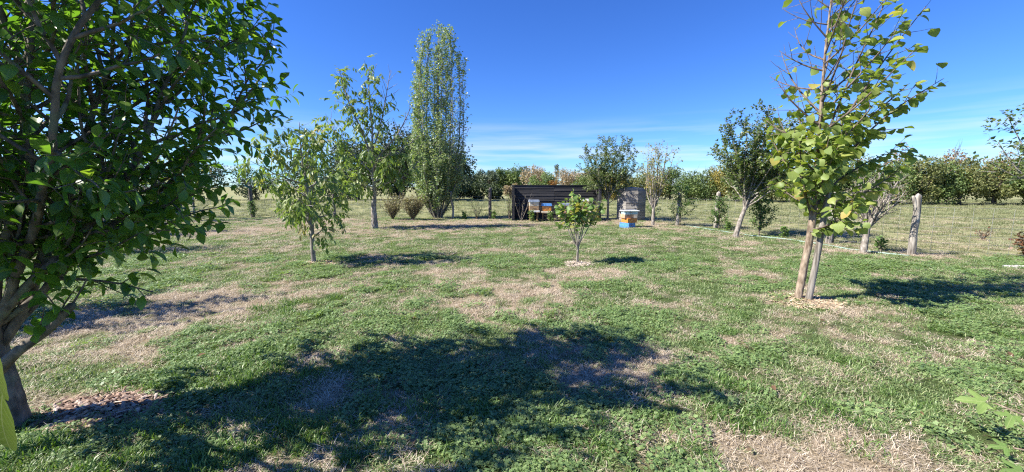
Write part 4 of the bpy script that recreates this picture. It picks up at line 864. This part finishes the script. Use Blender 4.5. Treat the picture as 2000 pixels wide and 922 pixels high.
def stone():
    g = np.random.default_rng(3); V, F = box_vf(.36, .24, .09, (0, 0, .01), .025); V = [(v[0] * (1 + .12 * g.uniform(-1, 1)), v[1] * (1 + .12 * g.uniform(-1, 1)), v[2] + .012 * g.uniform(-1, 1)) for v in V]
    o = link('flat_stone', poly_mesh('flat_stone', V, F), None, M['stone'], (10.1, 7.65, gzf(10.1, 7.65))); o.rotation_euler = (0, 0, .2); tagp(o, 'flat white stone lying at the edge of the lawn', 'stone')
stone()

# ---- fig bush beside the lawn and the sapling whose two leaves hang into view
def fig_bush():
    root = empty('fig_bush', (3.55, 1.98, gzf(3.55, 1.98) - .02), 0, 'low fig bush with pale lobed leaves at the lawn corner', 'shrub')
    g = random.Random(6); ms = leaf_meshes('fig', M['fig']); pts = []
    for k, (dx, dy, h) in enumerate(((-.62, .12, .12), (-.55, .28, .30), (-.66, .0, .06), (.1, .1, .6), (-.2, .3, .5), (.25, -.1, .5), (-.1, -.3, .4))):
        q = smooth_path([(0, 0, -.03), (dx * .35, dy * .35, h * .5), (dx, dy, h)], 4); link('stem', tubes('stem', [(q, lerp_list([.012, .009, .005], len(q)))], 6), root, M['bark_tan'])
        for j in range(5):
            p = Vector(q[-1 - j * 1]); a = g.uniform(0, 6.28) if j else math.atan2(dy, dx); v = Vector((math.cos(a), math.sin(a), g.uniform(-.5, .15))).normalized(); z = (Vector((0, -.25, 1)) + Vector((g.gauss(0, .3), g.gauss(0, .3), 0))).normalized()
            z = (z - v * z.dot(v)).normalized(); x = v.cross(z); o = link('leaf', ms[g.randrange(2)], root, None, p); o.rotation_mode = 'QUATERNION'; o.rotation_quaternion = Matrix((x, v, z)).transposed().to_quaternion(); s = g.uniform(.10, .16); o.scale = (s, s, s)
fig_bush()
def near_sapling():
    root = empty('hanging_sapling', (-1.12, .5, 0), 0, 'thin sapling with two big yellow green leaves hanging before the apple trunk', 'sapling')
    q = smooth_path([(0, 0, -.03), (.03, 0, .7), (.0, .01, 1.3), (-.05, 0, 1.9)], 4); link('stem', tubes('stem', [(q, lerp_list([.014, .011, .008, .004], len(q)))], 7), root, M['twig'])
    tw = smooth_path([(.0, 0, 1.25), (.16, .0, 1.36), (.30, .0, 1.42), (.37, 0, 1.40)], 4); link('twig', tubes('twig', [(tw, lerp_list([.006, .004, .0025], len(tw)))], 6), root, M['twig'])
    V, T = tmpl_blade([(.04, .15), (.12, .25), (.25, .32), (.4, .35), (.55, .355), (.7, .33), (.82, .27), (.92, .19), (.97, .12)], .10, .3, .003, .06); me = tri_mesh('leaf', V, T); me.materials.append(M['near_leaf']); me2 = me
    for p, v, z, s in (((.424, 0, 1.402), (-.22, .0, -1), (-.3, -1, .1), .10), ((.424, .0, 1.318), (-.26, .0, -1), (-.2, -1, .1), .092), ((.1, 0, 1.36), (-.6, .2, .5), (0, -.4, 1), .09), ((-.02, 0, 1.6), (-.7, .3, .2), (0, 0, 1), .1), ((-.04, 0, 1.85), (-.3, .5, .5), (0, -.3, 1), .09), ((.0, 0, 1.0), (-.6, -.4, .1), (0, 0, 1), .1)):
        v = Vector(v).normalized(); z = Vector(z); z = (z - v * z.dot(v)).normalized(); x = v.cross(z); o = link('leaf', me2, root, None, p); o.rotation_mode = 'QUATERNION'; o.rotation_quaternion = Matrix((x, v, z)).transposed().to_quaternion(); o.scale = (s, s, s)
near_sapling()

# ---- mulch and fallen leaves
def mulch(label, c, rx, ry, n, mat, ln, wd, seed, lift=.03, name='mulch'):
    g = np.random.default_rng(seed); a = g.uniform(0, 6.283, n); r = np.sqrt(g.uniform(0, 1, n)) * g.uniform(.75, 1.1, n); x = c[0] + rx * r * np.cos(a); y = c[1] + ry * r * np.sin(a)
    z = gz(x, y) + .004 + lift * g.uniform(0, 1, n) * np.clip(1.1 - r, .1, 1); V = []; T = []; var = []
    for i in range(n):
        l = g.uniform(*ln); w = g.uniform(*wd); an = g.uniform(0, 6.283); d = np.array([math.cos(an), math.sin(an), g.normal(0, .22)]); s = np.array([-d[1], d[0], g.normal(0, .35)]) * w / 2; p = np.array([x[i], y[i], z[i] + .006]); u = np.array([0, 0, w * .25]); v = g.uniform()
        b = len(V); V += [p - d * l / 2 - s, p - d * l / 2 + s, p + d * l / 2 + s * .7, p + d * l / 2 - s * .7, p + u - d * l * .3, p + u + d * l * .3]
        T += [(b, b + 1, b + 4), (b + 1, b + 2, b + 5), (b + 1, b + 5, b + 4), (b + 2, b + 3, b + 5), (b + 3, b, b + 4), (b + 3, b + 4, b + 5)]; var += [v] * 6
    o = link(name, tri_mesh(name, V, T, var, False), None, M[mat]); tagp(o, label, 'mulch', kind='stuff')
mulch('coarse dark bark mulch heaped beside the big apple trunk', (-2.93, 2.62), .48, .26, 900, 'chips_dark', (.03, .10), (.012, .032), 1, .05)
mulch('straw mulch ring round the young walnut tree', (-4.12, 8.0), .42, .36, 700, 'chips_straw', (.04, .11), (.006, .02), 2, .04)
mulch('pale mulch ring round the small sapling on the lawn', (1.37, 8.0), .32, .3, 650, 'chips_pale', (.03, .09), (.01, .028), 3, .05)
mulch('straw mulch spread at the foot of the staked tree', (4.1, 5.25), .5, .4, 800, 'chips_straw', (.04, .12), (.006, .018), 4, .03)
g = random.Random(77); fm = leaf_meshes('apple', M['fallen'])
FALL = [(.98, 2.62), (1.9, 3.1), (2.05, 2.85), (2.9, 2.6), (2.2, 3.5), (3.3, 3.9), (4.1, 3.0), (4.4, 2.9), (4.2, 3.45), (-.4, 4.1), (-1.2, 4.5), (1.0, 4.6), (.1, 2.4), (-1.6, 2.8), (-1.9, 3.1), (-1.3, 3.4), (-.6, 2.2), (.6, 2.15), (1.45, 2.2), (1.2, 2.9), (2.6, 4.6), (3.6, 4.4), (5.0, 4.2), (4.8, 3.6), (3.0, 2.3), (3.7, 2.8), (-2.6, 4.9), (-3.2, 5.3), (.3, 5.4), (1.9, 5.2), (-2.3, 2.5), (-1.0, 3.0), (-2.9, 3.4), (-.1, 3.3)]
for x, y in FALL:
    o = bpy.data.objects.new('fallen_leaf', fm[g.randrange(3)]); COL.objects.link(o); s = g.uniform(.05, .085); o.scale = (s, s, s); o.location = (x, y, gzf(x, y) + .035); o.rotation_euler = (g.uniform(-.4, .4), g.uniform(-.4, .4), g.uniform(0, 6.28))
    tagp(o, 'dry brown fallen leaf lying on the lawn', 'leaf', 'fallen leaves on the lawn')

# ---- trees and bushes beyond the field: crowns of leaf clumps on trunk and limbs
def clump_tree(seed, name, label, cat, loc, h, rx, mat, nclump=26, nleaf=3200, ls=(.12, .22), base=.0, trunk=.12, group=None, bark='bark_dark', ry=None, spire=False, twigs=0):
    g = np.random.default_rng(seed); ry = ry or rx; root = empty(name, (loc[0], loc[1], -.03), 0, label, cat, group)
    u = g.normal(size=(nclump, 3)); u /= np.linalg.norm(u, axis=1)[:, None]; rr = g.uniform(.35, .82, nclump) ** .8
    zc = base + (h - base) * .52; hz = (h - base) * .5
    C = np.stack([u[:, 0] * rr * rx, u[:, 1] * rr * ry, zc + u[:, 2] * rr * hz], 1)
    if base < .3: C[:, 2] = np.where(C[:, 2] < .3 * h, g.uniform(.10, .4, nclump) * h, C[:, 2])
    if spire: C[:, :2] *= np.clip(1.25 - np.abs(C[:, 2:3] / h - .4), .3, 1)
    cr = g.uniform(.24, .40, nclump) * min(rx, hz * 1.3)
    k = g.integers(0, nclump, nleaf); d = g.normal(size=(nleaf, 3)); d /= np.linalg.norm(d, axis=1)[:, None]
    P = C[k] + d * (cr[k] * (.55 + .5 * g.uniform(0, 1, nleaf) ** .6))[:, None]; P[:, 2] = np.maximum(P[:, 2], .05 + .25 * g.uniform(0, 1, nleaf) * (base < .3))
    Y = d * .6 + g.normal(size=(nleaf, 3)) * .7 - np.array([0, 0, .35]); Z = d + g.normal(size=(nleaf, 3)) * .45 + np.array([0, 0, .35])
    var = np.clip(.5 + .22 * g.normal(size=nleaf) + (g.normal(size=nclump) * .2)[k], 0, 1)
    link('crown', crown_mesh('crown', 'kite', P, Y, Z, g.uniform(*ls, nleaf), var, g), root, M[mat])
    st = [([(0, 0, -.1), (g.normal() * .08 * rx, 0, max(.3, zc * .5)), (0, 0, zc)], [trunk, trunk * .75, trunk * .4])]; lb = []
    for i in range(nclump):
        z0 = g.uniform(.25, .8) * zc; lb.append(([(0, 0, z0), tuple(C[i] * .5 + np.array([0, 0, z0]) * .5 + g.normal(size=3) * .05 * rx), tuple(C[i])], [trunk * .35, trunk * .2, trunk * .06]))
    for i in range(twigs):
        j = g.integers(0, nclump); e = C[j] + np.array([g.normal() * .2, g.normal() * .2, 1]) * cr[j] * g.uniform(1.2, 2.2); lb.append(([tuple(C[j]), tuple((C[j] + e) / 2 + g.normal(size=3) * .05), tuple(e)], [trunk * .1, trunk * .07, trunk * .03]))
    link('trunk', tubes('trunk', st, 7), root, M[bark]); link('limbs', tubes('limbs', lb, 5), root, M[bark])
    return root
MARK = [('ivy wrapped post', -13.57, 20.35), ('young walnut', -4.16, 8.03), ('grey post', -9.27, 20.3), ('tall sparse walnut', -5.25, 14.86), ('poplar', -3.84, 20.1), ('dark fence post', -1.1, 19.5), ('hive shelter', 2.1, 19.2), ('pear tree', 4.62, 18.75), ('plank hut', 5.72, 18.8), ('vase shaped tree', 5.83, 16.05), ('staked sapling', 6.93, 16), ('round bushy sapling', 7.95, 14.9), ('leaning tree', 7.16, 12.4), ('dark bushy sapling', 8.15, 12.75), ('staked round leaved tree', 4.1, 5.34), ('bare fruit tree', 8.5, 9.3), ('forked fence post', 9.46, 9.09), ('dead pasture weed', 14.1, 11.55), ('red leaved shrub', 11.55, 8.55), ('big apple tree', -3.42, 2.42)]
def beyond(x, y):
    return min(MARK, key=lambda m: abs(m[1] / m[2] - x / y))[0]
# oaks behind walnut and poplar
clump_tree(201, 'oak_tree', 'broad dark oak beyond the field behind the tall walnut', 'tree', (-13.0, 46), 8.6, 4.6, 'oak', 46, 9000, (.22, .4), .9, .35)
clump_tree(202, 'oak_tree', 'dark oak beyond the field half behind the poplar', 'tree', (-7.9, 45), 7.2, 3.6, 'oak', 38, 7000, (.2, .38), .6, .3)
clump_tree(203, 'oak_tree', 'lower dark oak beyond the field next to the broad one', 'tree', (-19.0, 48), 7.2, 4.2, 'oak', 40, 7000, (.2, .38), .5, .3)
DG = 'dark bushes along the far field edge'
for i, (x, y, h, r_) in enumerate(((-6.9, 51.5, 2.5, 1.9), (-4.6, 51.8, 2.3, 1.7), (-2.7, 52, 2.0, 1.5), (-22.5, 50, 3.5, 2.6), (-26.5, 49, 5.0, 3.0), (-31.5, 48, 4.2, 3.2), (-37, 46, 5.0, 3.4), (-43, 45, 4.4, 3.4), (-49, 43, 5.2, 3.6), (-55, 41, 4.6, 3.6), (-61, 39, 5.2, 3.8), (-15.5, 51, 3.0, 2.4), (-10.5, 51.5, 2.6, 2.2))):
    clump_tree(210 + i, 'field_bush', '%s dark bush on the far field edge, beyond the %s' % ('low' if h < 3.2 else 'tall', beyond(x, y)), 'bush', (x, y), h, r_, 'oak' if i % 3 else 'far_dark', 20, 2600, (.16, .3), 0, .1, DG)
clump_tree(230, 'field_bush', 'pale brown bush at the field edge past the dark bushes', 'bush', (-.2, 54), 2.3, 1.1, 'far_brown', 18, 1800, (.14, .26), 0, .1)
# far wood
WG = 'trees of the far wood beyond the field'
k = 0
for px, yy, h, r_, mt, kind in ((928, 170, 7.0, 4.2, 'far_dark', 'd'), (941, 180, 9.5, 4.5, 'far_dark', 'd'), (955, 165, 8.6, 4.5, 'far_dark', 'd'), (968, 190, 10.5, 5, 'far_dark', 'd'), (982, 170, 9.6, 4.5, 'hedge_green', 'd'), (996, 180, 10.4, 5, 'far_dark', 'd'), (1010, 170, 10.2, 5, 'hedge_green', 'd'), (1024, 185, 11, 5, 'far_dark', 'd'), (905, 180, 8, 5, 'far_dark', 'd'), (885, 175, 8, 5, 'far_dark', 'd')):
    clump_tree(240 + k, 'wood_tree', '%s green tree of the far wood, beyond the %s' % ('dark' if mt == 'far_dark' else 'fresh', beyond((px - 1000) / 760, 1)), 'tree', ((px - 1000) / 760 * yy, yy), h, r_, mt, 22, 1700, (.5, .95), .4, .3, WG); k += 1
for px, yy, h, r_ in ((1038, 145, 9.3, 4.6), (1056, 150, 9.0, 4.0), (1096, 145, 8.3, 4.8), (1118, 150, 8.0, 4.6), (1140, 145, 8.2, 4.6), (1165, 140, 7.5, 4.6)):
    clump_tree(260 + k, 'wood_tree', '%s tawny autumn tree of the far wood, beyond the %s' % ('tall' if h > 8.4 else 'lower', beyond((px - 1000) / 760, 1)), 'tree', ((px - 1000) / 760 * yy, yy), h, r_, 'far_brown', 26, 1500, (.35, .7), .5, .22, WG, 'bark_pale', twigs=50); k += 1
clump_tree(290, 'wood_tree', 'round bright green tree rising above the dark windbreak', 'tree', (8.3, 108), 5.7, 3.4, 'hedge_green', 24, 2400, (.3, .55), .2, .2)
clump_tree(291, 'wood_tree', 'small orange autumn bush just above the dark windbreak', 'bush', (10.9, 106), 3.6, 1.2, 'far_orange', 12, 800, (.25, .45), .2, .12)
clump_tree(292, 'spire_poplar', 'thin pale spire of a far poplar above the tawny wood', 'tree', (22.6, 200), 15.5, 1.35, 'far_dark', 26, 800, (.4, .7), 2, .25, bark='bark_pale', spire=True, ry=1.35)
# hedge on the right, one bush at a time
g = random.Random(12); line = [(9.0, 50.0), (20.5, 46.5), (32.5, 36.5), (44.5, 32.2), (58, 27)]
pos = []; acc = 0
for (x0, y0), (x1, y1) in zip(line[:-1], line[1:]):
    Ln = math.hypot(x1 - x0, y1 - y0); t = acc
    while t < Ln: pos.append((x0 + (x1 - x0) * t / Ln, y0 + (y1 - y0) * t / Ln)); t += 1.75
    acc = t - Ln
WORD = {'hedge_green': 'green leafy bush in the long field hedge', 'hedge_olive': 'olive green bush in the long field hedge', 'hedge_yellow': 'yellowing bush in the long field hedge', 'hedge_rust': 'rust brown bush in the long field hedge'}
for i, (x, y) in enumerate(pos):
    m_ = g.choice(['hedge_green', 'hedge_green', 'hedge_olive', 'hedge_olive', 'hedge_rust'] if x > 24 else ['hedge_green', 'hedge_yellow', 'hedge_olive', 'hedge_green'])
    h = g.uniform(3.5, 4.7) if x > 24 else g.uniform(2.4, 4.2)
    clump_tree(300 + i, 'hedge_bush', WORD[m_] + ', beyond the ' + beyond(x, y), 'bush', (x + g.uniform(-.4, .4), y + g.uniform(-.6, .6)), h, g.uniform(1.6, 2.0), m_, 34, 4600, (.12, .24), 0, .1, 'bushes of the long field hedge', twigs=14)
    if x > 24 and i % 2 == 0: clump_tree(400 + i, 'hedge_bush', 'tall rust brown bush behind the long hedge, beyond the ' + beyond(x + 1.2, y + 2.6), 'bush', (x + 1.2, y + 2.6), h + g.uniform(.3, .8), 1.9, g.choice(['hedge_rust', 'hedge_rust']), 20, 2200, (.12, .24), 0, .1, 'bushes of the long field hedge', twigs=24)
